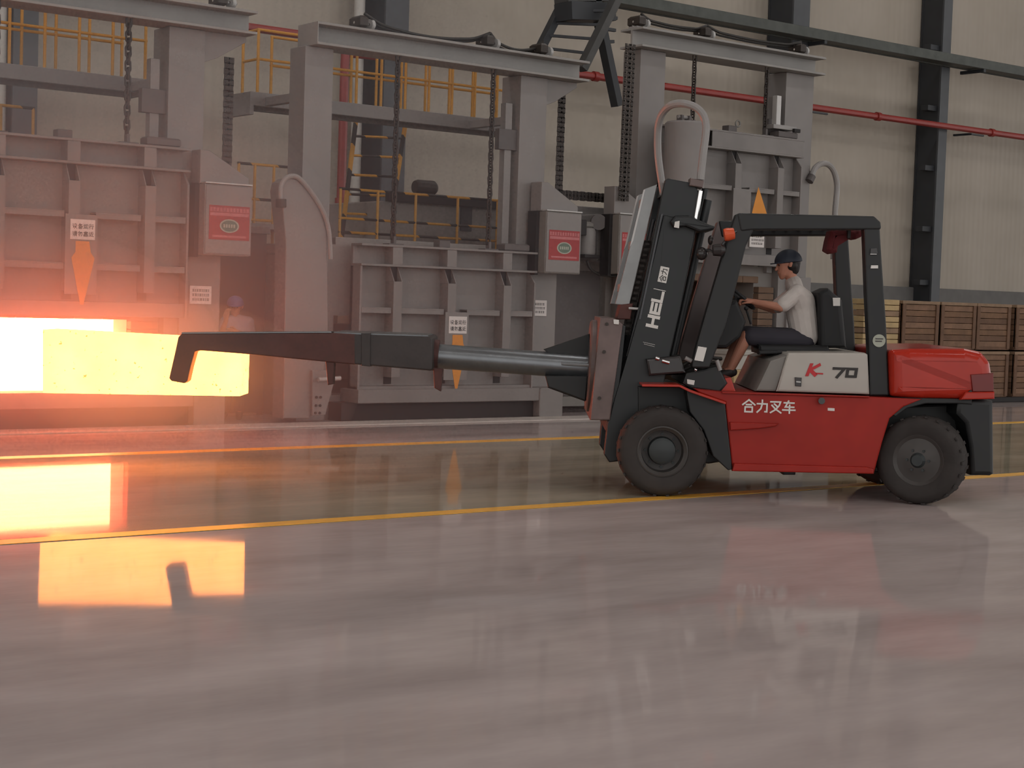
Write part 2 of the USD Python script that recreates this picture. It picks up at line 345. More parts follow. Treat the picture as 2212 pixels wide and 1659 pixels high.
# red fire pipe along the wall
pz = 6.22
t = T("fire_pipe", "red horizontal pipe running along the back wall", "pipe", (25, 25.1, pz))
t.part("pipe", tube([(9.6, 25.1, pz), (25, 25.1, pz), (60, 25.1, pz)], 0.075, 12), "red_pipe")
for x in (14.8, 21.0, 29.6, 33.9, 37.5): t.part("coupling", cyl((x, 25.1, pz), (x + 0.12, 25.1, pz), 0.1), "red_pipe")
for x in (27.4, 33.1): t.part("bracket", J(bx(x, x + 0.06, 25.1, 25.6, pz - 0.13, pz - 0.08), bx(x, x + .5, 25.05, 25.1, pz - .13, pz - .09)), "dark_steel")
q = P(746, 112, 23.5); q2 = P(734, 512, 23.5)
t = T("red_standpipe", "red vertical pipe with an elbow, between the middle furnace's left post and the downpipe", "pipe", (q[0], 23.5, 2))
t.part("pipe", tube(smooth_path([q2 - [0, 0, 1.2], q2, (q2 + q) / 2, q - [0, 0, .12], q + [0.06, 0, -.02], q + [0.6, 0, 0]], 6), 0.075, 12), "red_pipe")
t.part("coupling", cyl(q2 + [0, 0, .5], q2 + [0, 0, .65], 0.1), "red_pipe")
# cable tray high on the wall
z0 = P(1760, 66, 25.0)[2]
t = T("cable_tray", "dark greenish cable tray high along the wall at upper right", "cable tray", (28, 24.9, z0))
t.part("tray", bx(21.2, 60, 24.75, 25.15, z0 - 0.22, z0 - 0.17), "tray_steel"); t.part("side_rail", bx(21.2, 60, 24.7, 24.75, z0 - 0.24, z0 - 0.02), "tray_steel"); t.part("side_rail", bx(21.2, 60, 25.15, 25.2, z0 - 0.24, z0 - 0.02), "tray_steel")
for k in range(4):
    t.part("cable", tube([(21.3 + i * 1.2, 24.8 + k * 0.1, z0 - 0.08 + 0.03 * math.sin(i * 1.7 + k * 2)) for i in range(32)], 0.045, 6), "tray_steel")
for x in (27.3, 33.0): t.part("bracket", bx(x, x + 0.08, 24.7, 25.4, z0 - 0.32, z0 - 0.24), "dark_steel")
# ------------------------------------------------------------------ lettering
GLYPH = {
 "合": "5,0 0,4;5,0 10,4;3,4 7,4;2,6 8,6 8,10 2,10 2,6", "力": "1,3 9,3 9,9.5 7.5,9.5;5,0 5,3 4,7 1,10", "叉": "1,1 9,1 8,4 5,7.5 1,10;2,4 5,7 9.5,10;4,2.8 6,4.5",
 "车": "1,1.5 9,1.5;4.5,0 2,5 9,5;0,7.5 10,7.5;5.5,3.5 5.5,10", "设": "1,1 2,2;0.5,4 2,4 2,8 3,7;5,3 5,1 8,1 8,3.5 9.5,3.5;4,5.5 8.5,5.5 4,10;5,6 9.5,10",
 "备": "4,0 1,4;3.5,1.5 8,1.5 3,5;3,2.5 9.5,5.5;2,6 8,6 8,10 2,10 2,6;5,6 5,10;2,8 8,8", "运": "4,1 9,1;3,3.5 10,3.5;6,3.5 4.5,7 9,6.5;1,1 2,2;0,4 2,4 2,8 0,9.5;2,8.5 10,9.5",
 "行": "3,0 .5,2.5;3.5,3 0,6.5;2,5 2,10;5,1.5 9,1.5;4,4.5 10,4.5;7.5,4.5 7.5,10 6,9", "请": "1,1 2,2;.5,4 2,4 2,8.5 3,7.5;4,1 9.5,1;4.5,2.5 9,2.5;3.5,4 10,4;6.7,0 6.7,4;4.7,10 4.7,5.3 9,5.3 9,10;4.7,7 9,7;4.7,8.5 9,8.5",
 "勿": "3,0 .5,4;2,2 9,2 8.5,8 7,9.5;5,2.5 1,7.5;7,2.5 2.5,9.5", "靠": "1.5,1.3 8.5,1.3;.5,2.8 9.5,2.8;5,0 5,2.8;2.5,3.8 7.5,3.8 7.5,5 2.5,5 2.5,3.8;4,5.5 4,10;6,5.5 6,10;.5,6.5 4,6.5;.5,8 4,8;6,6.5 9.5,6.5;6,8 9.5,8;.5,9.7 4,9.7;6,9.7 9.5,9.7",
 "近": "1,1 2,2;0,4 2,4 2,8 0,9.5;2,8.5 10,9.5;8.5,.5 4.5,1.5 4.5,5 3.5,8;4.5,3.8 9.5,3.8;7.2,3.8 7.2,8.5",
 "H": "1,0 1,10;9,0 9,10;1,5 9,5", "E": "9.5,.8 1,.8 1,9.2 9.5,9.2;1,5 9,5", "L": "1,0 1,9.2 9.5,9.2", "I": "1.2,0 1.2,10", "7": "0,1 9.5,1 4,10", "0": "1,1 9,1 9,9 1,9 1,1", "K": "1,0 1,10;9,0 2,5 9,10"}
def glyph(ch, w=1.4):
    """strokes in a 10 x 10 box as a polygon, y up"""
    ls = []
    for s in GLYPH[ch].split(";"):
        pts = [tuple(map(float, q.split(","))) for q in s.split()]
        ls.append(LineString([(x, 10 - y) for x, y in pts]).buffer(w / 2, cap_style=3, join_style=2))
    return union_all(ls)
def poly_mesh(g, depth):
    return J(*[trimesh.creation.extrude_polygon(q, depth, engine="earcut") for q in getattr(g, "geoms", [g])])
def glyph_mesh(text, size, w=1.4, gap=0.15, depth=0.003, widths=None, shear=0.0):
    gs, x = [], 0.0
    for i, ch in enumerate(text):
        k = widths[i] if widths else 1.0
        gs.append(affinity.translate(affinity.scale(glyph(ch, w), k, 1, origin=(0, 0)), x, 0)); x += 10 * k + 10 * gap
    g = union_all(gs); g = affinity.affine_transform(g, [size / 10, shear * size / 10, 0, size / 10, 0, 0])
    return poly_mesh(g, depth)
def front(mesh, x, y, z):
    """lettering drawn in xy, stood up facing -y at (x, y, z)"""
    v, f = mesh
    return np.stack([v[:, 0] + x, y - v[:, 2], v[:, 1] + z], 1), f
def notice(th, x0, x1, z0, z1, y, lines=2):
    n = th.part("notice_sheet", bx(x0, x1, y - 0.003, y, z0, z1, 0), "paper", "white paper notice with printed characters")
    w, h = x1 - x0, z1 - z0; ms = []
    if lines == 2:
        s = w * 0.19
        for k, tx in enumerate(("设备运行", "请勿靠近")):
            ms.append(front(glyph_mesh(tx, s, 1.25, 0.18, 0.001), x0 + w * 0.08, y - 0.003, z1 - h * (0.46 + 0.38 * k)))
    else:  # three lines of small print, too small in the photograph to read
        for k in range(3):
            xx = x0 + w * 0.12
            while xx < x1 - w * 0.14:
                d = w * rng.choice((0.05, 0.08, 0.1)); zc = z1 - h * (0.25 + 0.25 * k)
                ms += [bx(xx, xx + d, y - 0.004, y - 0.003, zc + o - h * .014, zc + o + h * .014, 0) for o in (-h * .055, 0, h * .055)]
                ms.append(bx(xx + d * .4, xx + d * .6, y - 0.004, y - 0.003, zc - h * .07, zc + h * .07, 0)); xx += d + w * 0.03
    th.part("print", J(*ms), "ink", under=n, smooth=False)

# ------------------------------------------------------------------ furnaces
def link_chain(p, q, pitch=0.075, r=0.011, w=0.028):
    p, q = np.asarray(p, float), np.asarray(q, float); n = max(2, int(np.linalg.norm(q - p) / pitch)); ms = []
    for k in range(n):
        c = p + (q - p) * (k + .5) / n; h = pitch * 0.42
        pts = []
        for i in range(10):
            a = 2 * math.pi * i / 10; s = math.sin(a); pts.append((w * math.cos(a), 0, s * w + (h if s > 0 else -h)))
        pts = np.array(pts)
        if k % 2: pts = pts[:, [1, 0, 2]]
        ms.append(tube(pts + c, r, 5, closed=True))
    return J(*ms)
def roller_strip(p, q, w=0.1, pitch=0.07):
    """a double roller chain: two strands of plates with pins across"""
    p, q = np.asarray(p, float), np.asarray(q, float); d = (q - p); L = np.linalg.norm(d); d /= L; n = int(L / pitch); ms = []
    s = np.array([1.0, 0, 0]) if abs(d[2]) > 0.5 else np.array([0, 0, 1.0])
    for k in range(n):
        a = p + d * L * k / n; b = p + d * (L * (k + 1) / n + 0.012)
        for o in (-w / 2, -0.012, 0.012, w / 2): ms.append(bar(a + s * o, b + s * o, 0.012, 0.03 if k % 2 else 0.042, up=s if abs(d @ s) < .5 else (0, 1, 0), bevel=0))
        c = (a + b) / 2; ms.append(bar(c - s * w / 2, c + s * w / 2, 0.022, bevel=0))
    return J(*ms)

WHICH = ("nearest furnace at left, standing open and glowing", "middle furnace", "far furnace behind the forklift")
def furnace(i, dx, zb, body=True, opening=False):
    """portal of two posts and a hoist beam, front plate, sill and chamber behind"""
    X = lambda x: x + dx
    t = T("furnace", ["grey steel furnace at left with glowing open mouth below its raised door", "grey steel furnace in the middle, mouth closed by its lowered door", "tallest grey furnace, at right behind the forklift's mast and cab"][i], "furnace", (X(7.5), 19.3, 0))
    bw = 0.035
    t.part("post", bx(X(5.32 if i < 2 else 5.68), X(5.75 if i < 2 else 6.2), 18.95, 19.35, 0, zb - .3, .01), "furnace_grey"); t.part("post", bx(X(8.93), X(9.42 if i < 2 else 9.6), 18.95, 19.4, 0, zb - .3, .01), "furnace_grey")
    t.part("post_plate", bx(X(9.12), X(9.68), 18.9, 19.3, 0, 2.25, .01), "furnace_grey")
    b0, b1 = X(5.39 if i < 2 else 5.52), X(10.05) if i < 2 else X(9.65)
    B = t.part("hoist_beam", J(bx(b0, b1, 18.74, 19.26, zb - bw, zb, .004), bx(b0, b1, 18.74, 19.26, zb - .3, zb - .3 + bw, .004), bx(b0, b1, 18.98, 19.02, zb - .27, zb - .03, 0)), "beam_grey")
    if i == 1: t.part("end_plate", bx(b0 - .012, b0, 18.74, 19.26, zb - .3, zb, .003), "beam_grey", under=B)
    g = [(X(9.42), zb - .3), (X(10.03), zb - .3), (X(10.03), zb - .37), (X(9.62), zb - .62), (X(9.42), zb - .7)]
    if i < 2: t.part("gusset", prism(g, 19.0, 19.2, .005), "furnace_grey"); 
    t.part("guide_rail", bx(X(8.72), X(8.84), 19.02, 19.14, 2.3, zb - .72, .006), "furnace_grey"); t.part("rail_clip", bx(X(8.6), X(8.95), 19.0, 19.1, zb - 1.4, zb - 1.1, .005), "recess_grey")
    # front plate with the mouth
    mz0, mz1, mx0, mx1 = 0.34, (1.32, 1.32, 2.12)[i], X(5.95), X(8.5)
    pl = [bx(X(5.75), mx0, 19.1, 19.5, 0, 2.4), bx(mx1, X(8.95), 19.1, 19.5, 0, 2.4), bx(mx0, mx1, 19.1, 19.5, mz1, 2.5), bx(mx0, mx1, 19.1, 19.5, 0, mz0)]
    t.part("front_plate", J(*pl), "body_grey")
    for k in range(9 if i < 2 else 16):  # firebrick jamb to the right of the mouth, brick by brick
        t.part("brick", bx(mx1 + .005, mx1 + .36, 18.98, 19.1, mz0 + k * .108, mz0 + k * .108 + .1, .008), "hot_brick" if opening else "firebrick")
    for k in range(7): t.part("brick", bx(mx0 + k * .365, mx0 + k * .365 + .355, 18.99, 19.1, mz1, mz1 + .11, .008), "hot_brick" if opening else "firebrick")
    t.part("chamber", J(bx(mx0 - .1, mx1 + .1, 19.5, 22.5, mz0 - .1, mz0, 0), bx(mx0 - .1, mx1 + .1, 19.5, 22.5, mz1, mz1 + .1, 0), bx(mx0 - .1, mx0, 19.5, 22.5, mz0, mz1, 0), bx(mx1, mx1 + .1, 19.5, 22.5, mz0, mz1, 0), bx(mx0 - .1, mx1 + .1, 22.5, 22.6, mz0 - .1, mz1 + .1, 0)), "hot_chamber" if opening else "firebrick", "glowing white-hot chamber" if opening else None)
    t.part("shell", J(bx(X(5.6), X(9.2), 19.5, 24.9, 2.25, 2.4, .02), bx(X(5.6), X(5.8), 19.5, 24.9, 0, 2.25, .01), bx(X(8.7), X(9.2), 19.5, 24.9, 0, 2.25, .01), bx(X(5.6), X(9.2), 24.7, 24.9, 0, 2.25, .01)), "body_grey")
    t.part("sill", bx(X(6.08), X(9.2), 18.62, 19.08, .25, .44, .01), "door_grey"); t.part("sill_block", prism(rnd([(X(9.2), 0), (X(9.64), 0), (X(9.64), .44), (X(9.2), .44)], .04), 18.6, 19.05, .01), "door_grey")
    t.part("pit_skirt", bx(X(5.9), X(9.2), 18.75, 19.08, 0, .25, .004), "pit_dark")
    return t
def furnace_door(i, dx, top, cat_label):
    X = lambda x: x + dx
    yb, yf = 18.93, 18.66; bot = top - 2.12
    t = T("furnace_door", cat_label, "furnace door", (X(7.6), 18.8, bot))
    t.part("panel", bx(X(6.1), X(9.11), yb - .06, yb, bot, top - .3, .005), "door_grey")
    t.part("top_flange", bx(X(6.1), X(9.12), yf, yb, top - .03, top, .003), "door_grey"); t.part("top_web", bx(X(6.1), X(9.12), yb - .05, yb, top - .27, top - .03, 0), "door_grey")
    if i == 2: t.part("cover_plate", bx(X(7.0), X(9.1), yf + .004, yf + .02, top - .27, top - .03, .002), "door_grey")
    t.part("lower_flange", bx(X(6.1), X(9.12), yf, yb, top - .3, top - .27, .003), "door_grey")
    t.part("bottom_beam", bx(X(6.1), X(9.12), yf + .05, yb, bot, bot + .18, .006), "door_grey")
    ribs = [6.61, 7.52, 8.5]
    for k, x in enumerate(ribs):
        t.part("stiffener", bx(X(x), X(x + .16), yf + .01, yb - .05, top - .27, top - .03, .003), "door_grey")
        r = t.part("rib", bx(X(x + .02), X(x + .16), yf, yb - .06, bot + .3, top - .5, .004), "door_grey")
        for o in (.02, .15): t.part("rib_cheek", prism([(yf, top - .5), (yb - .06, top - .5), (yb - .06, top - .3), (yf + .12, top - .3)], X(x + o), X(x + o + .012), 0, "x"), "furnace_grey", under=r)
        t.part("rib_mouth", bx(X(x + .03), X(x + .15), yb - .14, yb - .06, top - .5, top - .3, 0), "pit_dark", under=r); t.part("drain_slot", bx(X(x + .03), X(x + .15), yb - .07, yb - .055, bot + .2, bot + .3, 0), "pit_dark", under=r)
    t.part("edge_plate", prism([(yf + .02, bot), (yb, bot), (yb, top - .3), (yf + .16, top - .3), (yf + .02, top - .45)], X(9.09), X(9.12), .003, "x"), "door_grey"); t.part("edge_plate", bx(X(6.1), X(6.13), yf + .02, yb, bot, top - .3, .003), "door_grey")
    bays = [(6.14, 6.62), (6.78, 7.5), (7.9, 8.48), (8.67, 9.08)]
    for r_, z in enumerate((top - .88, top - 1.5)):
        for k, (a, b) in enumerate(bays):
            if r_ and i == 2: continue
            t.part("shelf_rail", J(bx(X(a), X(b), yf + .03, yb - .06, z, z + .018, .002), bx(X(a), X(b), yf + .03, yf + .05, z - .06, z, .002)), "door_grey")
    t.part("lug", bx(X(7.42), X(7.6), yb - .2, yb - .05, top, top + .1, .008), "recess_grey"); t.part("motor_mount", bx(X(8.55), X(9.0), yb - .22, yb - .02, top, top + .11, .02), "recess_grey")
    for x in (6.7, 8.33): t.part("hanger_plate", J(bx(X(x - .12), X(x + .12), yb - .2, yb - .04, top, top + .02, .003), bx(X(x - .02), X(x + .02), yb - .16, yb - .08, top + .02, top + .12, .003)), "recess_grey")
    # arrow plate with notice and arrow
    pz0 = bot + .26; t.part("arrow_plate", bx(X(7.5), X(7.9), yf - .012, yf, pz0, top - .9, .002), "door_grey")
    if i < 2: notice(t, X(7.56), X(7.87), top - 1.2, top - .96, yf - .014)
    A = [(7.63, top - 1.22), (7.8, top - 1.22), (7.82, top - 1.35), (7.87, top - 1.42), (7.74, top - 1.98), (7.7, top - 1.98), (7.58, top - 1.42), (7.63, top - 1.35)] if i != 2 else [(P(1637, 404, yf)[0] - dx, P(1637, 404, yf)[2]), (P(1655, 462, yf)[0] - dx, P(1655, 462, yf)[2]), (P(1650, 480, yf)[0] - dx, P(1650, 480, yf)[2]), (P(1630, 480, yf)[0] - dx, P(1630, 480, yf)[2]), (P(1623, 462, yf)[0] - dx, P(1655, 462, yf)[2])]
    t.part("arrow", prism([(X(a), z) for a, z in A], yf - .016, yf - .012, 0), "orange_paint", "orange painted arrow")
    return t
FDX = (0.0, 5.56, 11.12); ZB = (5.31, 5.30, 5.95); DTOP = (3.48, 2.42, 4.52)
for i in range(3): furnace(i, FDX[i], ZB[i], opening=(i == 0))
for i in range(3):
    furnace_door(i, FDX[i], DTOP[i], ("raised ribbed grey door above the glowing furnace mouth", "lowered ribbed grey door of the middle furnace, behind the long arm", "raised grey door of the far furnace, behind the forklift's mast top")[i])
for i in range(3):
    for x, side in ((6.7, "left"), (8.33, "right")):
        solo("hoist_chain", link_chain((FDX[i] + x, 18.82, ZB[i] - .3), (FDX[i] + x, 18.82, DTOP[i] + .1), .085, .014, .034), "chain_dark",
             f"dark {side} hoist chain of the " + ("nearest furnace's raised door", "middle furnace's lowered door", "far furnace's raised door")[i], "chain", smooth=True)
# sheaves and hoist ropes on the beams
for i, xs in enumerate(((9.7,), (6.25, 8.38, 9.36), (5.7, 7.1, 9.3))):
    for k, x in enumerate(xs):
        c = np.array([FDX[i] + x, 19.0, ZB[i]])
        t = T("sheave_block", f"small rope sheave block on the {('nearest', 'middle', 'far')[i]} furnace's top beam, " + (("at its right end",), ("near its left end", "past its middle", "near its right end"), ("at its left end", "left of its middle", "near its right end"))[i][k], "pulley", c)
        t.part("base", bx(c[0] - .16, c[0] + .16, 18.9, 19.1, c[2], c[2] + .03, .004), "hose_grey")
        for s in (-.1, .1): t.part("sheave", lathe([(.02, -.03), (.075, -.03), (.06, 0), (.075, .03), (.02, .03)], c + [s, 0, .1], (1, .25, 0), 20), "hose_bright")
        t.part("cheek", bx(c[0] - .15, c[0] - .02, 18.86, 19.14, c[2] + .03, c[2] + .19, .03), "chain_dark"); t.part("axle", cyl(c + [-.16, 0, .1], c + [.18, 0, .1], .018, 8), "chrome")
for i, xs in ((1, (6.25, 8.38, 9.36)), (2, (5.7, 7.1, 9.3))):
    for k in range(2):
        a, b = FDX[i] + xs[k], FDX[i] + xs[k + 1]; zt = ZB[i] + .16; n = 9
        pts = [(a + (b - a) * u, 19.0, zt + .03 - (.13 if i == 1 else .05) * 4 * u * (1 - u) + (0.05 if u in (0, 1) else 0)) for u in np.linspace(0, 1, n)]
        solo("hoist_rope", J(tube(smooth_path(pts, 3), .022, 7), tube(smooth_path(np.array(pts) + [0, .05, -.03], 3), .018, 7)), "cable_black", f"pair of dark slack ropes on the {'middle' if i == 1 else 'far'} furnace's beam, {('left', 'right')[k]} span", "rope", smooth=True)
# roller chains at the right of each portal
def strip(pts, label, w=.1):
    t = T("roller_chain", label, "chain", pts[0])
    for a, b in zip(pts[:-1], pts[1:]): t.part("strand", roller_strip(a, b, w), "chain_dark", smooth=False)
a = P(496, 90, 19.2); b = P(496, 362, 19.2); strip([(a[0], 19.2, 4.75), (a[0], 19.2, b[2])], "dark roller chain hanging right of the nearest furnace's right post")
a = P(1214, 205, 19.2); b = P(1210, 420, 19.2); c = P(1330, 424, 19.2)
strip([(a[0], 19.2, a[2] + .1), (a[0], 19.2, b[2]), (c[0], 19.2, b[2] - .0)], "dark roller chain right of the middle furnace, turning level at its foot")
a = P(1362, 95, 18.6); b = P(1342, 432, 18.6)
strip([(a[0], 18.6, a[2]), (a[0] - .03, 18.6, b[2])], "dark double roller chain hanging left of the far furnace's left post", .16)
# control cabinets with red signs
def cabinet(pl, pr, pt, pb, label, s):
    y = 18.55; a = P(pl, pt, y); b = P(pr, pb, y); x0, x1, z0, z1 = a[0], b[0], P(pl, pb, y)[2], a[2]
    t = T("control_cabinet", label, "control cabinet", ((x0 + x1) / 2, 18.7, z0))
    t.part("box", bx(x0, x1, y, 18.86, z0, z1, .012), "side_grey" if s else "furnace_grey"); t.part("door_leaf", bx(x0 + .015, x1 - .015, y - .012, y, z0 + .02, z1 - .02, .004), "furnace_grey")
    t.part("rain_hood", prism([(x0 - .02, z1), (x1 + .01, z1), (x1 + .01, z1 + .1), (x0 + .1, z1 + .42), (x0 - .02, z1 + .42)], y + .1, 18.9, .006), "furnace_grey"); t.part("hood_edge", bx(x0, x1, y - .02, y + .1, z1, z1 + .02, .003), "hose_bright")
    t.part("side_duct", bx(x0 - .06, x0, 18.7, 18.9, z0 - .03, z1, .004), "pit_dark")  # dark strip standing for the shaded left side of the cabinet
    w = x1 - x0; sx0, sx1 = x0 + w * .09, x1 - w * .05; h = (z1 - z0); sz1, sz0 = z0 + h * .7, z0 + h * .22; ys = y - .016
    S = t.part("sign_board", bx(sx0, sx1, ys, y - .012, sz0, sz1, 0), "sign_red", "red plate with pale lettering bands and an oval emblem")
    sw, sh = sx1 - sx0, sz1 - sz0
    t.part("sign_band", J(bx(sx0 + sw * .02, sx1 - sw * .02, ys - .001, ys, sz1 - sh * .18, sz1 - sh * .06, 0), bx(sx0 + sw * .02, sx1 - sw * .02, ys - .001, ys, sz1 - sh * .3, sz1 - sh * .21, 0), bx(sx0 + sw * .08, sx1 - sw * .08, ys - .001, ys, sz0 + sh * .07, sz0 + sh * .13, 0)), "sign_pink", under=S)
    ms = []
    for k in range(11):
        xx = sx0 + sw * (.06 + .082 * k)
        ms += [bx(xx, xx + sw * .05, ys - .002, ys - .001, sz1 - sh * (.16 - .04 * j), sz1 - sh * (.145 - .04 * j), 0) for j in range(3)]; ms.append(bx(xx + sw * .02, xx + sw * .03, ys - .002, ys - .001, sz1 - sh * .17, sz1 - sh * .075, 0))
    t.part("sign_print", J(*ms), "sign_red", under=S, smooth=False)
    cx, cz = (sx0 + sx1) / 2, sz0 + sh * .41; th = np.linspace(0, 2 * np.pi, 33)[:-1]
    t.part("emblem_rim", prism(np.stack([cx + sw * .24 * np.cos(th), cz + sh * .2 * np.sin(th)], 1), ys - .002, ys, 0), "sign_rim", under=S)
    t.part("emblem", prism(np.stack([cx + sw * .2 * np.cos(th), cz + sh * .165 * np.sin(th)], 1), ys - .003, ys - .002, 0), "sign_green", under=S)
    t.part("emblem_print", J(*[bx(cx + sw * (-.15 + .062 * k), cx + sw * (-.11 + .062 * k), ys - .004, ys - .003, cz - sh * .05, cz + sh * .05, 0) for k in range(5)]), "sign_rim", under=S, smooth=False)
    return t
cabinet(443, 541, 395, 550, "grey control cabinet with red sign beside the glowing furnace's right post", 0)
cabinet(1180, 1252, 455, 590, "grey control cabinet with red sign at the middle furnace's right post", 1)
cabinet(1338, 1404, 462, 592, "grey control cabinet with red sign partly hidden behind the forklift's mast", 1)
# notices on the posts
for (l, r, tp, bt), lab in (((410, 456, 617, 656), "white printed notice on the nearest furnace's right post, beside the standing worker"), ((1146, 1180, 648, 682), "white printed notice on the middle furnace's right post"), ((1620, 1650, 502, 533), "white printed notice seen through the forklift's cab, on the far furnace's door")):
    y = 18.885 if l < 1500 else 18.62; a, b = P(l, tp, y), P(r, bt, y)
    t = T("notice", lab, "notice", ((a[0] + b[0]) / 2, y, b[2])); notice(t, a[0], b[0], P(l, bt, y)[2], a[2], y, 3)
# flanks between the furnaces
t = T("furnace_flank", "dark grey recessed side wall between the nearest and middle furnaces, behind the worker", "wall panel", (10.3, 20.2, 0))
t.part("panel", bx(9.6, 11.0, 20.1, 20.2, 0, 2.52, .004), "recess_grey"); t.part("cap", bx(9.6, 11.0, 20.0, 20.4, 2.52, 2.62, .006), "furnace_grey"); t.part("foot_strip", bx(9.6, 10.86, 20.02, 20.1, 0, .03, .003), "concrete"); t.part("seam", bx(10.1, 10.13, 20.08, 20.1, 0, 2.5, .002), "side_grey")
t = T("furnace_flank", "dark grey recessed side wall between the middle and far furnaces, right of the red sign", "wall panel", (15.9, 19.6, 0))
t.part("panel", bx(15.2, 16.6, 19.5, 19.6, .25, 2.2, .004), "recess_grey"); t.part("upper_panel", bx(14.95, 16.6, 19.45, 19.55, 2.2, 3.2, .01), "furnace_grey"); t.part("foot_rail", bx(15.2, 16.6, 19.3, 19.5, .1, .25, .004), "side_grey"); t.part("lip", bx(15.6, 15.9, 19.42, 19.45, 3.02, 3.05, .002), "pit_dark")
# electrical box and hoist motor in that gap
a, b = P(1292, 462, 19.0), P(1344, 568, 19.0)
t = T("electrical_box", "plain grey electrical box between the middle cabinet and the forklift's mast", "electrical box", (a[0], 19.1, b[2]))
t.part("box", bx(a[0], b[0] + .1, 19.0, 19.44, b[2], a[2], .015), "furnace_grey"); t.part("lid", bx(a[0] + .02, b[0] + .08, 18.985, 19.0, b[2] + .03, a[2] - .03, .005), "body_grey")
a, b = P(1262, 478, 18.9), P(1290, 558, 18.9)
t = T("hoist_motor", "grey cylindrical motor with dark end bracket beside the middle control cabinet", "motor", ((a[0] + b[0]) / 2, 19.0, b[2]))
cx = (a[0] + b[0]) / 2; t.part("body", lathe([(0.001, 0), (.13, 0), (.14, .03), (.14, .35), (.12, .4), (.001, .4)], (cx, 19.0, b[2] + .05), (0, 0, 1), 24), "furnace_grey"); t.part("base_flange", bx(cx - .15, cx + .15, 18.85, 19.15, b[2], b[2] + .05), "pit_dark"); t.part("head", bx(cx - .1, cx + .12, 18.9, 19.12, b[2] + .45, a[2], .03), "side_grey")
t.part("gear", lathe([(0.001, -.05), (.12, -.05), (.12, .05), (.001, .05)], (cx + .14, 18.9, a[2] + .0), (.6, 1, 0), 20), "recess_grey"); t.part("bracket", bx(cx - .27, cx - .13, 18.85, 19.2, b[2] + .33, a[2] + .02, .01), "pit_dark"); t.part("mount", bx(cx - .1, cx + .1, 19.12, 19.5, b[2] + .1, b[2] + .3), "pit_dark")
solo("power_cable", tube(smooth_path([P(1268, 563, 18.9), P(1275, 580, 18.9), P(1293, 592, 18.9), P(1320, 596, 18.9), P(1345, 594, 18.9)], 6), .022, 8), "cable_black", "black cable sagging from the hoist motor towards the mast", "cable", smooth=True)
# curved cable guards with flexible hose at the middle furnace's left post and the far furnace's right post
y = 18.62; Q = lambda px, py, yy=None: P(px, py, yy or y)
out = [(612, 904), (618, 520), (607, 412), (611, 394), (625, 385), (641, 387), (662, 409), (684, 441), (700, 473), (707, 505), (709, 720), (702, 790), (668, 904)]
t = T("cable_guard", "tall grey cable guard with a curved top, at the middle furnace's left post", "cable guard", (*Q(640, 904)[:2], 0))
pp = [(Q(*q)[0], max(Q(*q)[2], 0)) for q in out]; t.part("plate", prism(pp, 18.62, 18.92, .01), "furnace_grey")
t.part("drag_hose", tube(smooth_path([Q(607, 440, 18.6), Q(606, 408, 18.6), Q(613, 390, 18.6), Q(626, 381, 18.6), Q(643, 383, 18.6), Q(664, 404, 18.6), Q(687, 437, 18.6), Q(703, 470, 18.6), Q(711, 505, 18.6), Q(714, 560, 18.6)], 6), .032, 10), "hose_grey")
t.part("collar", cyl(Q(607, 448, 18.6), Q(607, 430, 18.6), .07, 14), "chain_dark")
fp = [(Q(*q, 18.58)[0], max(Q(*q, 18.58)[2], 0)) for q in ((674, 800), (706, 800), (724, 815), (702, 896), (674, 898))]
t.part("foot_plate", prism(fp, 18.57, 18.62, .005), "furnace_grey")
for px, py in ((683, 858), (692, 858), (682, 876), (691, 876), (681, 892), (690, 892)): t.part("bolt", cyl(Q(px, py, 18.572), Q(px, py, 18.572) + [0, -.015, 0], .018, 8), "pit_dark")
t.part("lever", cyl(Q(688, 820, 18.5), Q(735, 817, 18.5), .03, 10), "hose_bright"); t.part("lever_arm", cyl(Q(700, 818, 18.5), Q(700, 818, 18.6), .02, 8), "recess_grey")
y = 18.9
t = T("flexible_hose", "grey hooped hose arching beside the far furnace's right post", "hose", (*P(1757, 370, y)[:2], 2))
t.part("hose", tube(smooth_path([P(x_, y_, y) for x_, y_ in ((1752, 385), (1760, 364), (1774, 354), (1790, 356), (1802, 372), (1808, 400), (1806, 432), (1803, 470), (1800, 560))], 6), .05, 10), "hose_grey"); t.part("collar", cyl(P(1748, 392, y), P(1754, 380, y), .07, 12), "recess_grey")
# far furnace's own details
c0, c1 = P(1440, 300, 18.4), P(1512, 300, 18.4); zt_ = P(1475, 264, 18.4)[2]; cc = np.array([(c0[0] + c1[0]) / 2, 18.36, 3.1]); rr_ = (c1[0] - c0[0]) / 2 * .92
t = T("cylinder_housing", "grey upright cylindrical housing on the far furnace's door, behind the mast top", "cylinder", cc)
t.part("shell", lathe([(.001, 0), (rr_, 0), (rr_, zt_ - 3.1 - .03), (rr_ - .03, zt_ - 3.1), (.001, zt_ - 3.1)], cc, (0, 0, 1), 36), "furnace_grey")
[t.part("top_bracket", bx(cc[0] + o, cc[0] + o + .04, 18.3, 18.42, zt_, zt_ + .1), "recess_grey") for o in (-.14, .02)]; t.part("top_bolt", cyl((cc[0] - .16, 18.36, zt_ + .07), (cc[0] + .1, 18.36, zt_ + .07), .025, 10), "hose_grey")
t.part("mount", bx(cc[0] - .08, cc[0] + .08, 18.5, 18.7, 3.4, 3.6), "recess_grey")
a = P(1680, 275, 18.8)
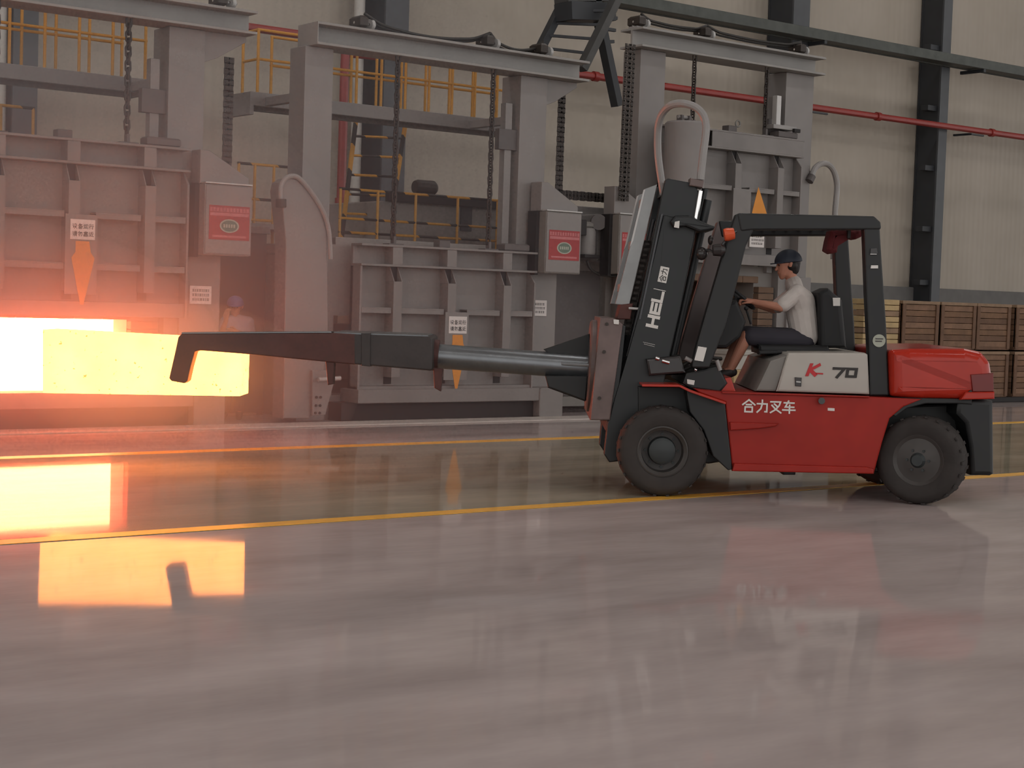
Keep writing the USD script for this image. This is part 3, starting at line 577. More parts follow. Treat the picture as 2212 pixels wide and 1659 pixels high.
t = T("guide_post", "short pale square post standing on the far furnace's door top", "post", a); t.part("stem", bx(a[0] - .04, a[0] + .06, 18.8, 18.9, a[2], P(1680, 206, 18.8)[2], .005), "hose_bright"); t.part("base_plate", bx(a[0] - .15, a[0] + .4, 18.75, 18.95, a[2] - .03, a[2] + .04, .005), "hose_grey"); t.part("clamp", bx(a[0] + .3, a[0] + .44, 18.7, 18.75, a[2] - .06, a[2], .004), "pit_dark")
a = P(1594, 270, 18.8); solo("lifting_eye", tube([a + [.05 * math.cos(q), 0, .05 * math.sin(q) + .02] for q in np.linspace(0, 2 * np.pi, 17)[:-1]], .014, 8, True), "side_grey", "small ring lifting eye on top of the far furnace's door", "lifting eye", smooth=True)

# ------------------------------------------------------------------ walkways, railings, ladder
def walkway(x0, x1, label, arms):
    t = T("walkway", label, "walkway", ((x0 + x1) / 2, 21, 4.3)); zt = 4.49
    t.part("deck", bx(x0, x1, 20.5, 21.05, zt - .04, zt, .003), "side_grey"); t.part("edge_beam", bx(x0, x1, 20.42, 20.5, zt - .17, zt + .02, .005), "furnace_grey"); t.part("edge_beam", bx(x0, x1, 21.05, 21.13, zt - .17, zt + .02, .005), "furnace_grey"); t.part("end_beam", bx(x0 - .06, x0, 20.42, 21.13, zt - .3, zt + .02, .005), "furnace_grey"); t.part("end_beam", bx(x1, x1 + .06, 20.42, 21.13, zt - .17, zt + .02, .005), "furnace_grey")
    for x in arms: t.part("bracket_arm", bx(x, x + .1, 19.42, 20.42, zt - .16, zt - .04, .004), "furnace_grey")
    return zt
def railing(xs, y, z0, zs, label, ends=(), rm="yellow_rail"):
    t = T("guard_railing", label, "railing", ((xs[0] + xs[-1]) / 2, y, z0))
    for x in xs: t.part("post", cyl((x, y, z0), (x, y, zs[-1]), .022, 8), "yellow_rail")
    for z in zs: t.part("rail", cyl((xs[0] - .02, y, z), (xs[-1] + .02, y, z), .02, 8), rm)
    for x, y2 in ends:
        t.part("post", cyl((x, y2, z0), (x, y2, zs[-1]), .022, 8), "yellow_rail")
        for z in zs: t.part("rail", cyl((x, y, z), (x, y2, z), .02, 8), "yellow_rail")
zt = walkway(4.0, 9.36, "grey steel walkway behind the nearest furnace, at upper left", (5.5, 9.1))
railing([9.34 - .465 * k for k in range(11)][::-1], 20.55, zt, (5.035, 5.45), "yellow railing on the front edge of the walkway behind the nearest furnace")
railing([9.2 - .465 * k for k in range(11)][::-1], 21.0, zt, (5.035, 5.45), "yellow railing on the back edge of the walkway behind the nearest furnace")
zt = walkway(10.92, 16.0, "grey steel walkway behind the middle furnace, below its top beam", (11.1, 14.65))
railing([11.04] + [12.24 + .43 * k for k in range(9)], 20.55, zt, (4.99, 5.4), "yellow railing on the front edge of the walkway behind the middle furnace", ends=((11.04, 21.0),))
railing([11.5 + .45 * k for k in range(10)], 21.0, zt, (4.99, 5.4), "yellow railing on the back edge of the walkway behind the middle furnace")
lx = [P(x, 440, 21)[0] for x in (735, 816, 898, 989, 1075)]
railing(lx, 21.0, 2.4, (2.65, 2.86, 3.3), "low yellow and black banded railing on the middle furnace, before the grey housing", rm="banded_rail")
lx = [P(x, 440, 21)[0] for x in (514, 549, 590, 622)]
railing(lx, 21.0, 2.4, (2.75, 3.05, 3.55), "low yellow and black banded railing between the nearest cabinet and curved cable guard", rm="banded_rail")
lx = [P(x, 232, 21.3)[0] for x in (-70, 2, 72)]; zr_ = P(40, 231, 21.3)[2]
railing(lx, 21.3, zr_ - .9, (zr_ - .45, zr_), "low yellow and black banded railing at the far left, below the nearest furnace's walkway", rm="banded_rail")
lx = [P(x, 440, 21)[0] for x in (514, 549, 590, 622)]
solo("roof_plate", bx(lx[0] - .3, lx[-1] + .3, 20.4, 21.4, 2.6, 2.68, .006), "side_grey", "grey roof plate with railing between the nearest and middle furnaces", "roof plate")
# inclined ladder
t = T("ladder", "yellow and black inclined ladder leaning beside the broad dark wall column", "ladder", (*P(790, 520, 22)[:2], 2.4))
A0, A1, B0, B1 = P(737, 520, 22), P(772, 235, 22), P(836, 525, 22), P(880, 240, 22)
t.part("stringer", bar(A0, A1, .05, .06), "banded_rail"); t.part("stringer", bar(B0, B1, .05, .06), "banded_rail")
for u in np.linspace(.06, .94, 7): t.part("rung", cyl(A0 + (A1 - A0) * u, B0 + (B1 - B0) * u, .02, 8), "banded_rail")
# grey box on the middle furnace's roof
t = T("furnace_housing", "pale grey box housing on top of the middle furnace, behind the low railing", "housing", (15, 22.5, 2.4))
a, b = P(822, 432, 21.6), P(1105, 432, 21.6)
t.part("box", bx(a[0], b[0] + 1.2, 21.6, 24.6, 2.4, 3.2, .02), "body_grey"); t.part("cap_rail", bx(a[0] + .1, b[0] + 1.2, 21.5, 21.62, 3.2, 3.34, .008), "pit_dark"); a = P(996, 446, 21.58); b = P(1018, 500, 21.58); t.part("vent", bx(a[0], b[0], 21.57, 21.6, b[2], a[2], .004), "dark_steel")
a = P(922, 416, 21.55); t = T("pump_motor", "small dark motor on the grey housing's top rail", "motor", (a[0], 21.6, 3.34)); t.part("body", lathe([(.001, -.2), (.1, -.2), (.12, -.15), (.12, .15), (.08, .2), (.001, .2)], (a[0], 21.6, 3.46), (1, 0, 0), 20), "chain_dark"); t.part("foot", bx(a[0] - .12, a[0] + .12, 21.52, 21.68, 3.34, 3.37), "chain_dark")
# dark lattice bracket high above the gap between the middle and far furnaces
t = T("lattice_bracket", "dark steel lattice bracket with slanting legs, above the gap between middle and far furnaces", "bracket", (*P(1320, 30, 22.5)[:2], 5.5)); yy = 22.5; R = lambda px, py, o=0: P(px, py, yy) + [0, o, 0]
t.part("leg", bar(R(1345, -30), R(1256, 150), .2, .14), "brace_steel"); t.part("leg", bar(R(1322, -20, .5), R(1372, 225, .5), .2, .14), "dark_steel"); t.part("leg", bar(R(1285, -20, .8), R(1205, 140, .8), .16, .14), "dark_steel"); t.part("head_plate", bar(R(1255, 18, .5), R(1350, 22, .5), .5, .32), "dark_steel"); t.part("head_box", bar(R(1256, -40, .6), R(1345, -40, .6), .4, .6), "brace_steel")
hb = R(1300, -40, .6); t.part("hanger_post", bx(hb[0] - .15, hb[0] + .15, hb[1] - .15, hb[1] + .15, hb[2] + .25, 15, .01), "dark_steel")
for k in range(5):
    u = .3 + .17 * k; t.part("strut", bar(R(1345, -30) * (1 - u) + R(1256, 150) * u, R(1285, -20, .8) * (1 - u + .1) + R(1205, 140, .8) * (u - .1), .05), "dark_steel")
for k in range(3):
    u = .18 + .12 * k; p = R(1322, -20, .5) * (1 - u) + R(1372, 225, .5) * u; t.part("outrigger", bar(p, p + (R(1372 - 12 * k, 32, .2) - R(1322, 20, .2)) * .8 * np.array([1, 1, .4 - .5 * k]), .06), "dark_steel")

# ------------------------------------------------------------------ forklift (own frame: x towards its rear, y away from the camera, z up)
FO = np.array([9.917, 10.688, 0.0]); FXA = np.array([0.7885, -0.6150, 0]); FXA /= np.linalg.norm(FXA); FYA = np.array([-FXA[1], FXA[0], 0])
FM = np.eye(4); FM[:3, 0], FM[:3, 1], FM[:3, 3] = FXA, FYA, FO
def L2(px, py, lat):
    d = ray(px, py); w = CAM + d * ((lat - (CAM - FO) @ FYA) / (d @ FYA)) - FO
    return np.array([w @ FXA, w[2]])
def L3(px, py, lat): a = L2(px, py, lat); return np.array([a[0], lat, a[1]])
def fp(pts, lat): return [tuple(L2(x, y, lat)) for x, y in pts]
fk = T("forklift", "red forklift with black overhead guard and tilted black mast, carrying a long arm", "forklift", frame=FM)
def fpart(name, pts, a, b, m, bevel=.012, r=0, label=None, seg=2, under=None, ref=None, floor=False):
    q = fp(pts, a if ref is None else ref); q = rnd(q, r) if r else q
    return fk.part(name, prism(q, a, b, bevel, "y", seg), m, label, under=under)
def fbar(name, p, q, lat, w, h, m, lat2=None): return fk.part(name, bar(L3(*p, lat), L3(*q, lat if lat2 is None else lat2), w, h, (0, 1, 0)), m)
def fcyl(name, p, q, lat, r, m, lat2=None, sides=14, under=None): return fk.part(name, cyl(L3(*p, lat), L3(*q, lat if lat2 is None else lat2), r, sides), m, under=under)
# chassis
body = [(1500, 840), (1558, 846), (1700, 851), (1880, 857), (1993, 862), (1952, 879), (1922, 904), (1906, 956), (1888, 1024), (1582, 1017), (1566, 869), (1512, 850)]
ch = fpart("chassis", body, .12, 1.88, "paint_red", .015)
fpart("sill_rail", [(1586, 1001), (1872, 1009), (1888, 1013), (1887, 1024), (1582, 1018)], .07, .14, "paint_red", .012, under=ch)
fpart("step_ledge", [(1577, 912), (1683, 915), (1676, 921), (1640, 926), (1578, 930)], .08, .13, "paint_red", .01, under=ch)
fpart("top_ledge", [(1560, 846), (1700, 850), (1878, 856), (1878, 859), (1560, 850)], .09, .13, "paint_red", .004, under=ch)
fpart("scuff_mark", [(1580, 935), (1650, 925), (1690, 930), (1688, 1000), (1590, 998)], .118, .1195, "paint_red", 0, under=ch) if False else None
g = front(glyph_mesh("合力叉车", .108, 1.35, .12, .003), *np.insert(L2(1604, 889, .117), 1, .117)); fk.part("lettering", g, "letter_white", "white painted characters", smooth=False, under=ch)
fcyl("fuel_cap", (1775, 866), (1775, 866), .06, .03, "lamp_dark", .13, under=ch); fpart("plate_label", [(1788, 881), (1803, 882), (1803, 888), (1788, 887)], .116, .12, "letter_white", 0, under=ch)
fpart("under_frame", [(1690, 1015), (1720, 1015), (1718, 1026), (1692, 1026)], .4, 1.6, "paint_black", .01)
fpart("wheel_well", [(1885, 880), (2100, 870), (2100, 960), (1995, 1010), (1888, 1022)], .52, 1.48, "paint_black", .02)
fpart("counterweight_skirt", [(2068, 862), (2146, 866), (2148, 1024), (2140, 1028), (2098, 1027), (2094, 965), (2085, 915), (2066, 895)], .16, 1.84, "paint_black", .04, seg=3)
fpart("rear_mudguard", [(1925, 858), (2100, 862), (2100, 874), (2070, 872), (2000, 872), (1960, 882), (1935, 900), (1925, 895)], .14, .5, "paint_black", .01)
cw = fpart("counterweight", [(1922, 756), (1965, 753), (2085, 753), (2122, 760), (2141, 782), (2147, 820), (2149, 857), (2143, 864), (1995, 863), (1926, 858)], .1, 1.9, "paint_orange_red", .1, r=.04, seg=4, ref=.12)
fpart("tail_recess", [(2097, 809), (2146, 806), (2147, 846), (2101, 846)], .085, .16, "tail_red", .006, under=cw); fpart("lower_lip", [(2086, 847), (2149, 846), (2149, 862), (2075, 864)], .075, .16, "paint_orange_red", .012, under=cw)
fpart("scuff", [(2085, 852), (2098, 842), (2102, 850), (2098, 861), (2078, 862)], .085, .1, "paint_black", 0, under=cw); None
# engine hood
hd = fpart("engine_hood", [(1703, 762), (1868, 762), (1875, 766), (1879, 852), (1676, 846)], .2, 1.8, "paint_white", .02, seg=3)
fpart("hood_seat_base", [(1664, 779), (1702, 766), (1680, 846), (1632, 845), (1642, 825)], .24, 1.76, "side_grey", .02, under=hd)
fpart("latch", [(1717, 815), (1732, 816), (1731, 835), (1718, 834)], .185, .21, "lamp_dark", .004, under=hd); fpart("latch_bar", [(1720, 823), (1730, 824), (1730, 827), (1720, 826)], .18, .186, "hose_bright", 0, under=hd)
def word(tx, px, py, size, m, w, widths, shear, gap=.2): fk.part("lettering", front(glyph_mesh(tx, size, w, gap, .003, widths, shear), *np.insert(L2(px, py, .196), 1, .197)), m, "model lettering on the white hood", smooth=False, under=hd)
word("70", 1799, 814, .085, "letter_black", 2.8, (1.15, 1.15), .12); word("K", 1742, 809, .088, "letter_red", 3.4, (1.0,), .35)
fpart("lettering", [(1762, 805), (1778, 806), (1778, 809), (1762, 808)], .194, .197, "letter_red", 0, under=hd)
# front frame, fender, cab floor
fpart("front_frame", [(1378, 834), (1466, 834), (1566, 871), (1576, 995), (1530, 1002), (1440, 985), (1380, 960)], .38, 1.62, "paint_black", .015)
fpart("mudguard", [(1482, 838), (1566, 869), (1582, 1014), (1573, 1016), (1540, 985), (1520, 930), (1490, 890)], .1, .38, "paint_black", .01)
fd = fk.part("fender", J(*[bar(np.array(L3(*a, .2)), np.array(L3(*b, .2)), .4, .022, (0, 0, 1)) for a, b in zip([(1384, 830), (1464, 831), (1486, 842)], [(1464, 831), (1486, 842), (1562, 868)])]), "paint_orange_red")
fpart("floor_plate", [(1556, 818), (1579, 815), (1590, 847), (1550, 848)], .3, 1.5, "paint_orange_red", .01)
fpart("front_panel", [(1482, 806), (1552, 790), (1572, 828), (1556, 848), (1492, 840), (1474, 828)], .28, 1.5, "paint_black", .02); fpart("side_label", [(1484, 819), (1501, 822), (1499, 832), (1485, 829)], .27, .28, "letter_white", 0)
fpart("dashboard", [(1540, 752), (1550, 715), (1575, 655), (1592, 648), (1612, 695), (1600, 728), (1570, 752)], .62, 1.4, "seat_black", .03)
fpart("valve_block", [(1396, 776), (1470, 768), (1482, 806), (1402, 812)], .3, .6, "lamp_dark", .02)
for p, q in (((1405, 798), (1556, 800)), ): fcyl("tilt_cylinder", p, q, .5, .05, "paint_black")
fcyl("tilt_rod", (1396, 792), (1420, 798), .5, .025, "chrome")
for k, (a, b) in enumerate((((1430, 779), (1446, 783)), ((1416, 773), (1424, 775)), ((1500, 797), (1505, 799)), ((1548, 778), (1556, 800)), ((1480, 773), (1494, 780)))): fcyl("hydraulic_fitting", a, b, .28, .02, "chrome" if k < 3 else "hose_grey")
for k in range(4):
    a, b = L3(1450 + 14 * k, 805, .34 + .06 * k), L3(1558 - 6 * k, 775 + 8 * k, .6); fk.part("hydraulic_hose", tube(smooth_path([a, (a + b) / 2 + [0, -.05, .07 - .03 * k], b], 6), .018, 8), "cable_black")
# overhead guard
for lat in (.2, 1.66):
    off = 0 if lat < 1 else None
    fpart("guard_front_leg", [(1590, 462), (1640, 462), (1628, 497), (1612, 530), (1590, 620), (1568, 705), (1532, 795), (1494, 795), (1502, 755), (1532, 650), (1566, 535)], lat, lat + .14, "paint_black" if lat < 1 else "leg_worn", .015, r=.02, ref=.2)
    fpart("guard_rear_leg", [(1866, 490), (1900, 480), (1905, 559), (1915, 705), (1921, 855), (1879, 855), (1877, 758), (1871, 626)], lat, lat + .14, "paint_black", .015, r=.015, ref=.2)
    fpart("guard_roof_rail", [(1592, 460), (1888, 467), (1902, 480), (1904, 496), (1626, 497), (1600, 500)], lat - .01, lat + .15, "paint_black", .015, r=.02, ref=.2)
for k in range(9):
    px = 1632 + k * 29; fk.part("guard_roof_bar", bx(L2(px, 475, .2)[0], L2(px + 11, 475, .2)[0], .34, 1.66, L2(px, 484, .2)[1], L2(px, 470, .2)[1], .006), "paint_black")
fpart("leg_label", [(1508, 748), (1527, 751), (1519, 781), (1500, 778)], .185, .2, "letter_white", 0)
c = L3(1899, 736, .19); st = fk.part("round_sticker", cyl(c, c + [0, .01, 0], .058, 24), "sign_rim"); fk.part("print", J(*[bx(c[0] - .035, c[0] + .035 - .01 * k, .187, .189, c[2] + .012 - .022 * k, c[2] + .022 - .022 * k, 0) for k in range(2)]), "ink", under=st, smooth=False)
fpart("leg_slot", [(1881, 537), (1894, 536), (1896, 547), (1880, 548)], .185, .2, "lamp_dark", 0); fpart("leg_label", [(1882, 573), (1897, 573), (1897, 580), (1881, 580)], .186, .2, "letter_white", 0); fpart("slot_highlight", [(1880, 548), (1894, 548), (1894, 550), (1880, 550)], .18, .2, "hose_bright", 0)  # the bright strip below the slot is a painted highlight
# lamps on the front leg
c = L3(1574, 508, .12); fk.part("turn_lamp", J(lathe([(.001, 0), (.055, 0), (.06, .03), (.05, .09), (.001, .1)], c + [-.04, 0, 0], (1, 0, .2), 18)), "lamp_orange")
c = L3(1552, 540, .12); fk.part("head_lamp", lathe([(.001, -.05), (.05, -.05), (.06, .02), (.03, .06), (.001, .06)], c, (1, 0, .1), 18), "lamp_dark")
c = L3(1516, 548, .3); fk.part("head_lamp", ball(c, (.055, .06, .06)), "lamp_dark"); c = L3(1535, 519, .3); fk.part("mirror", ball(c, (.025, .06, .045)), "lamp_dark")
fk.part("lamp_bracket", J(tube(smooth_path([L3(1562, 528, .2), L3(1556, 550, .2), L3(1530, 540, .28), L3(1516, 548, .3)], 5), .012, 6), tube(smooth_path([L3(1590, 500, .2), L3(1574, 512, .16), L3(1552, 540, .14)], 5), .012, 6)), "lamp_dark")
# seat and steering
se = fpart("seat", [(1640, 744), (1790, 746), (1797, 768), (1690, 772), (1640, 764)], .72, 1.3, "seat_black", .04, seg=3)
fpart("backrest", [(1768, 632), (1790, 622), (1820, 648), (1830, 752), (1772, 752)], .75, 1.27, "seat_black", .05, seg=3, under=se); fpart("seat_label", [(1799, 643), (1815, 643), (1815, 661), (1800, 661)], .74, .76, "letter_white", 0, under=se)
fpart("seat_pedestal", [(1690, 770), (1740, 771), (1730, 800), (1660, 800), (1664, 782)], .8, 1.2, "seat_black", .02, under=se)
fpart("armrest", [(1640, 758), (1700, 758), (1700, 764), (1640, 766)], .55, .7, "seat_black", .01, under=se)
sc = L3(1597, 640, 1.0); sax = np.array([.62, 0, .78]); sax /= np.linalg.norm(sax); su = np.cross(sax, [0, 1.0, 0]); 
sw = fk.part("steering_wheel", tube([sc + .18 * (math.cos(q) * su + math.sin(q) * np.array([0, 1.0, 0])) for q in np.linspace(0, 2 * np.pi, 29)[:-1]], .016, 8, True), "seat_black")
fk.part("spoke", J(*[cyl(sc - sax * .03, sc + .18 * (math.cos(q) * su + math.sin(q) * np.array([0, 1.0, 0])), .011, 8) for q in (0.4, 2.5, 4.6)]), "seat_black", under=sw); fk.part("steering_column", cyl(sc - sax * .03, sc - sax * .55, .03, 12), "seat_black")
fk.part("control_lever", J(cyl(L3(1622, 700, .75), L3(1612, 668, .72), .01, 8), ball(L3(1612, 666, .72), .022)), "seat_black")
# wheels
def wheel(px, py, lat, r, steer, name, label=None, big=True):
    c2 = L2(px, py, lat); c = np.array([c2[0], lat, r])
    w = .29; k = r / .41
    Rm = np.eye(4); Rm[:2, :2] = [[math.cos(steer), -math.sin(steer)], [math.sin(steer), math.cos(steer)]]
    place = lambda m: (lambda v, f: ((v @ Rm[:3, :3].T) + c, f))(*(m if isinstance(m, tuple) else J(m)))
    ty = [(.225, .045), (.235, .02), (.27, .006), (.33, .0), (.365, .012), (.392, .04), (.405, .075), (.405, w - .075), (.392, w - .04), (.36, w - .01), (.30, w), (.235, w - .02)]
    tyre = [lathe([(a * k, b - w / 2) for a, b in ty], (0, 0, 0), (0, 1, 0), 56)]
    for i in range(44):
        a = 2 * math.pi * i / 44; o = .06 if i % 2 else -.06; d = np.array([math.cos(a), 0, math.sin(a)]); t_ = np.array([-math.sin(a), 0, math.cos(a)])
        tyre.append(bar(d * .3995 * k + np.array([0, o - .055, 0]), d * .3995 * k + np.array([0, o + .055, 0]) + t_ * .012, .03, .013 * k, up=d, bevel=0))
    W_ = fk.part(name, place(J(*tyre)), "tyre", label)
    if big:
        fk.part("rim", place(lathe([(.225 * k, .05 - w / 2), (.232 * k, .03 - w / 2), (.218 * k, .026 - w / 2), (.19 * k, .05 - w / 2), (.18 * k, .15 - w / 2), (.001, .16 - w / 2), (.001, .18 - w / 2), (.2 * k, .18 - w / 2)], (0, 0, 0), (0, 1, 0), 48)), "rim", under=W_)
        fk.part("hub", place(J(lathe([(.001, .06 - w / 2), (.09, .065 - w / 2), (.12, .08 - w / 2), (.13, .16 - w / 2), (.001, .16 - w / 2)], (0, 0, 0), (0, 1, 0), 32), *[cyl((.15 * math.cos(q), .14 - w / 2, .15 * math.sin(q)), (.15 * math.cos(q), .16 - w / 2, .15 * math.sin(q)), .014, 6) for q in np.arange(8) * math.pi / 4])), "hub", under=W_)
    else:
        fk.part("rim", place(lathe([(.24 * k, .04 - w / 2), (.245 * k, .025 - w / 2), (.232 * k, .022 - w / 2), (.2 * k, .04 - w / 2), (.13 * k, .035 - w / 2), (.1, .02 - w / 2), (.001, .02 - w / 2), (.001, .1 - w / 2), (.24 * k, .1 - w / 2)], (0, 0, 0), (0, 1, 0), 48)), "rim", under=W_)
        fk.part("hub", place(J(lathe([(.001, -.005 - w / 2), (.05, -.005 - w / 2), (.07, .02 - w / 2), (.001, .02 - w / 2)], (0, 0, 0), (0, 1, 0), 24), *[cyl((.1 * math.cos(q), .01 - w / 2, .1 * math.sin(q)), (.1 * math.cos(q), .03 - w / 2, .1 * math.sin(q)), .013, 6) for q in np.arange(6) * math.pi / 3])), "hub", under=W_)
wheel(1429, 977, .155, .412, 0, "front_wheel"); 
for lat in (1.845,): wheel(1414, 977, lat, .412, math.pi, "front_wheel")
wheel(1990, 1003, .2, .405, -.5, "rear_wheel", big=False); xr = L2(1990, 1003, .2)[0]
def far_rear():
    wheel_px = 0
    d = ray(0, 0)
    c = np.array([xr + .02, 1.8, 0]); w = FO + FXA * c[0] + FYA * c[1]; q = w - CAM; kx = F / (q @ FW); wheel(1106 + (q @ RT) * kx, 1000, 1.8, .405, math.pi - .5, "rear_wheel", big=False)
far_rear()
fk.part("axle", cyl((L2(1429, 977, .155)[0], .3, .41), (L2(1429, 977, .155)[0], 1.7, .41), .1, 14), "paint_black"); fk.part("axle", cyl((xr, .35, .4), (xr, 1.65, .4), .07, 14), "paint_black")
# mast
for lat, nm in ((.4, "near"), (1.44, "far")):
    fpart("outer_mast_rail", [(1434, 464), (1505, 480), (1500, 520), (1470, 670), (1448, 766), (1412, 930), (1396, 990), (1316, 999), (1305, 982), (1312, 915), (1352, 780), (1380, 681)], lat, lat + .16, "paint_mast", .012, r=.01, ref=.4)
    fpart("inner_mast_rail", [(1437, 389), (1443, 385), (1500, 396), (1512, 420), (1440, 770), (1352, 770), (1385, 640)], lat + .03, lat + .15, "paint_mast", .01, ref=.43)
    fpart("rail_highlight", [(1428, 462), (1432, 462), (1384, 690), (1380, 690)], lat - .012, lat + .01, "dark_steel_light", .003, ref=.4)  # paler strip for the seam's highlight along the rail's front edge
    fcyl("lift_cylinder", (1528, 432), (1448, 790), lat + .24, .045, "paint_mast"); fcyl("lift_rod", (1513, 412), (1503, 474), lat + .02, .022, "chrome"); fcyl("guide_rod", (1523, 408), (1508, 480), lat + .24, .03, "paint_mast")
fpart("mast_crossbar", [(1448, 479), (1458, 466), (1488, 465), (1530, 484), (1546, 489), (1541, 497), (1512, 501), (1482, 489), (1456, 492)], .3, 1.7, "paint_mast", .02, r=.01); fpart("crossbar_label", [(1458, 479), (1468, 477), (1467, 493), (1456, 491)], .292, .3, "letter_white", 0)
fpart("mast_crossbar", [(1400, 640), (1440, 646), (1432, 690), (1392, 684)], .56, 1.44, "paint_mast", .015); fpart("mast_crossbar", [(1330, 910), (1395, 915), (1385, 985), (1325, 985)], .56, 1.44, "paint_mast", .015); fpart("mast_crossbar", [(1443, 388), (1500, 397), (1495, 425), (1437, 416)], .5, 1.5, "paint_mast", .012)
def along(A, B, lat, mesh):
    a, b = L2(*A, lat), L2(*B, lat); u = (b - a) / np.linalg.norm(b - a); n = np.array([-u[1], u[0]]); v, f = mesh
    xz = a + v[:, :1] * u + v[:, 1:2] * n
    return np.stack([xz[:, 0], lat - v[:, 2], xz[:, 1]], 1), f
fk.part("lettering", along((1418, 709), (1438, 616), .399, glyph_mesh("HELI", .09, 2.8, .17, .003, (1.2, 1.1, 1.05, .25))), "letter_white", "white letters reading up the mast", smooth=False)
lb = fk.part("badge", along((1439, 612), (1446, 579), .398, bx(0, .145, 0, .082, 0, .003, 0)), "letter_white"); fk.part("print", along((1439, 612), (1446, 579), .398, (lambda v, f: (v + [.012, .014, .003], f))(*glyph_mesh("合力", .054, 1.2, .15, .002))), "letter_black", under=lb, smooth=False)
for a, b in (((1389, 739), (1415, 745)), ((1391, 743), (1414, 749))): fcyl("scratch_line", a, b, .4, .003, "hose_bright", sides=6)
fpart("hose_clamp", [(1492, 384), (1521, 390), (1518, 406), (1489, 401)], .38, .6, "carriage_steel", .01)
hp = [(1433, 420, .95), (1422, 340, .9), (1421, 285, .85), (1426, 256, .78), (1436, 238, .7), (1448, 228, .62), (1464, 223.6, .56), (1482, 224.5, .5), (1503, 232, .47), (1518, 247, .45), (1525, 268, .44), (1524, 295, .43), (1518.6, 335, .42), (1513, 388, .42)]
fk.part("hose_hoop", tube(smooth_path([L3(*q) for q in hp], 5), .036, 10), "hose_grey", "pale hooped hydraulic hose over the mast top")
# load backrest
for lat in (.5, 1.42): fpart("backrest_upright", [(1393, 408), (1420, 398), (1359, 661), (1329, 657)], lat, lat + .06, "rest_grey", .006, ref=.5); fpart("upright_edge", [(1390, 410), (1394, 409), (1368, 520), (1360, 535)], lat - .004, lat + .01, "hose_bright", .001, ref=.5)
for k in range(3):
    u = .08 + .4 * k; a, b = np.array([1406, 410]) * (1 - u) + np.array([1345, 650]) * u, 0; c = L2(*a, .5); fk.part("backrest_bar", bx(c[0] - .03, c[0] + .03, .56, 1.42, c[1] - .04, c[1] + .04), "rest_grey")
for lat in (.66, 1.3): fk.part("lift_chain", roller_strip(L3(1400, 520, lat) * [1, 0, 1] + [0, lat, 0], L3(1352, 720, lat), .04, .05), "chain_dark", smooth=False)
fcyl("stay_rod", (1358, 666), (1383, 667), .45, .012, "hose_bright"); fpart("roller_bracket", [(1340, 658), (1368, 655), (1362, 690), (1332, 690)], .48, .9, "jaw_steel", .01)
# carriage and rotating head
cr = fpart("carriage", [(1296, 686), (1327, 687), (1346, 700), (1318, 908), (1275, 908)], .38, 1.62, "carriage_steel", .012); fpart("carriage_back", [(1328, 692), (1352, 704), (1326, 960), (1308, 930)], .42, 1.58, "paint_mast", .012)
fpart("clip", [(1325, 690), (1337, 691), (1337, 701), (1326, 700)], .36, .38, "letter_white", .002, under=cr)
for py in (700, 760, 860): fcyl("bolt", (1312 - (py - 690) * .1, py), (1312 - (py - 690) * .1, py), .36, .016, "chain_dark", .38, under=cr)
ce = L3(1276, 790, 1.0); tilt = np.array([1, 0, -.03]); fk.part("rotator_disc", lathe([(.001, -.03), (.42, -.03), (.44, -.015), (.44, .04), (.001, .04)], ce, tilt, 56), "carriage_steel")
# arm
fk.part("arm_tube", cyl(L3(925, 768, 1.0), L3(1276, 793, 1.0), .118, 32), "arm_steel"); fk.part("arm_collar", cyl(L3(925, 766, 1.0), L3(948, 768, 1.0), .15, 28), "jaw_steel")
fpart("gusset", [(1174, 755), (1273, 721), (1278, 775), (1200, 775)], .96, 1.04, "paint_black", .006); fpart("gusset", [(1172, 790), (1274, 795), (1266, 868), (1184, 838)], .96, 1.04, "paint_black", .006)
for la, lb_ in ((.8, .9), (1.1, 1.2)): fk.part("side_fin", prism([(L2(1172, 788, 1)[0], 1.0), (L2(1274, 790, 1)[0], 1.0), (L2(1274, 790, 1)[0], .7 if la < 1 else 1.3)] if la < 1 else [(L2(1172, 788, 1)[0], 1.0), (L2(1274, 790, 1)[0], 1.3), (L2(1274, 790, 1)[0], 1.0)], L2(1220, 790, .8)[1], L2(1220, 790, .8)[1] + .03, .004, "z"), "arm_steel")
fpart("lower_box", [(1178, 812), (1270, 812), (1265, 866), (1184, 836)], .8, 1.2, "paint_black", .01)
fpart("sleeve", [(762, 722), (930, 727), (934, 732), (934, 796), (930, 801), (764, 787)], .6, 1.46, "sleeve_steel", .015)
fpart("sleeve_band", [(780, 720), (800, 720), (800, 792), (780, 790)], .585, 1.475, "sleeve_steel", .01); fpart("top_plate", [(720, 717), (925, 724), (925, 728), (722, 722)], .64, 1.42, "arm_steel", .006)  # bright thin plate stands for the highlight on the sleeve's top
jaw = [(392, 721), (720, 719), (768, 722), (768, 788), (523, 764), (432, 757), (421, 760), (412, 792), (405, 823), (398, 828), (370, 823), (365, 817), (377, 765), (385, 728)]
fpart("jaw", jaw, .60, .765, "jaw_steel", .012, r=.008, label="near hooked jaw, with the red glow put into its colour"); fpart("jaw", jaw, 1.285, 1.45, "jaw_steel", .012, r=.008, ref=.6)
fpart("jaw_edge", [(392, 718), (716, 716), (716, 719), (392, 721)], .6, .765, "arm_steel", .002)
fpart("jaw_pivot", [(703, 780), (722, 782), (720, 830), (708, 832)], .62, .75, "jaw_steel", .01); fpart("latch_bolt", [(936, 795), (956, 797), (952, 846), (938, 838)], .72, .85, "jaw_steel", .01)

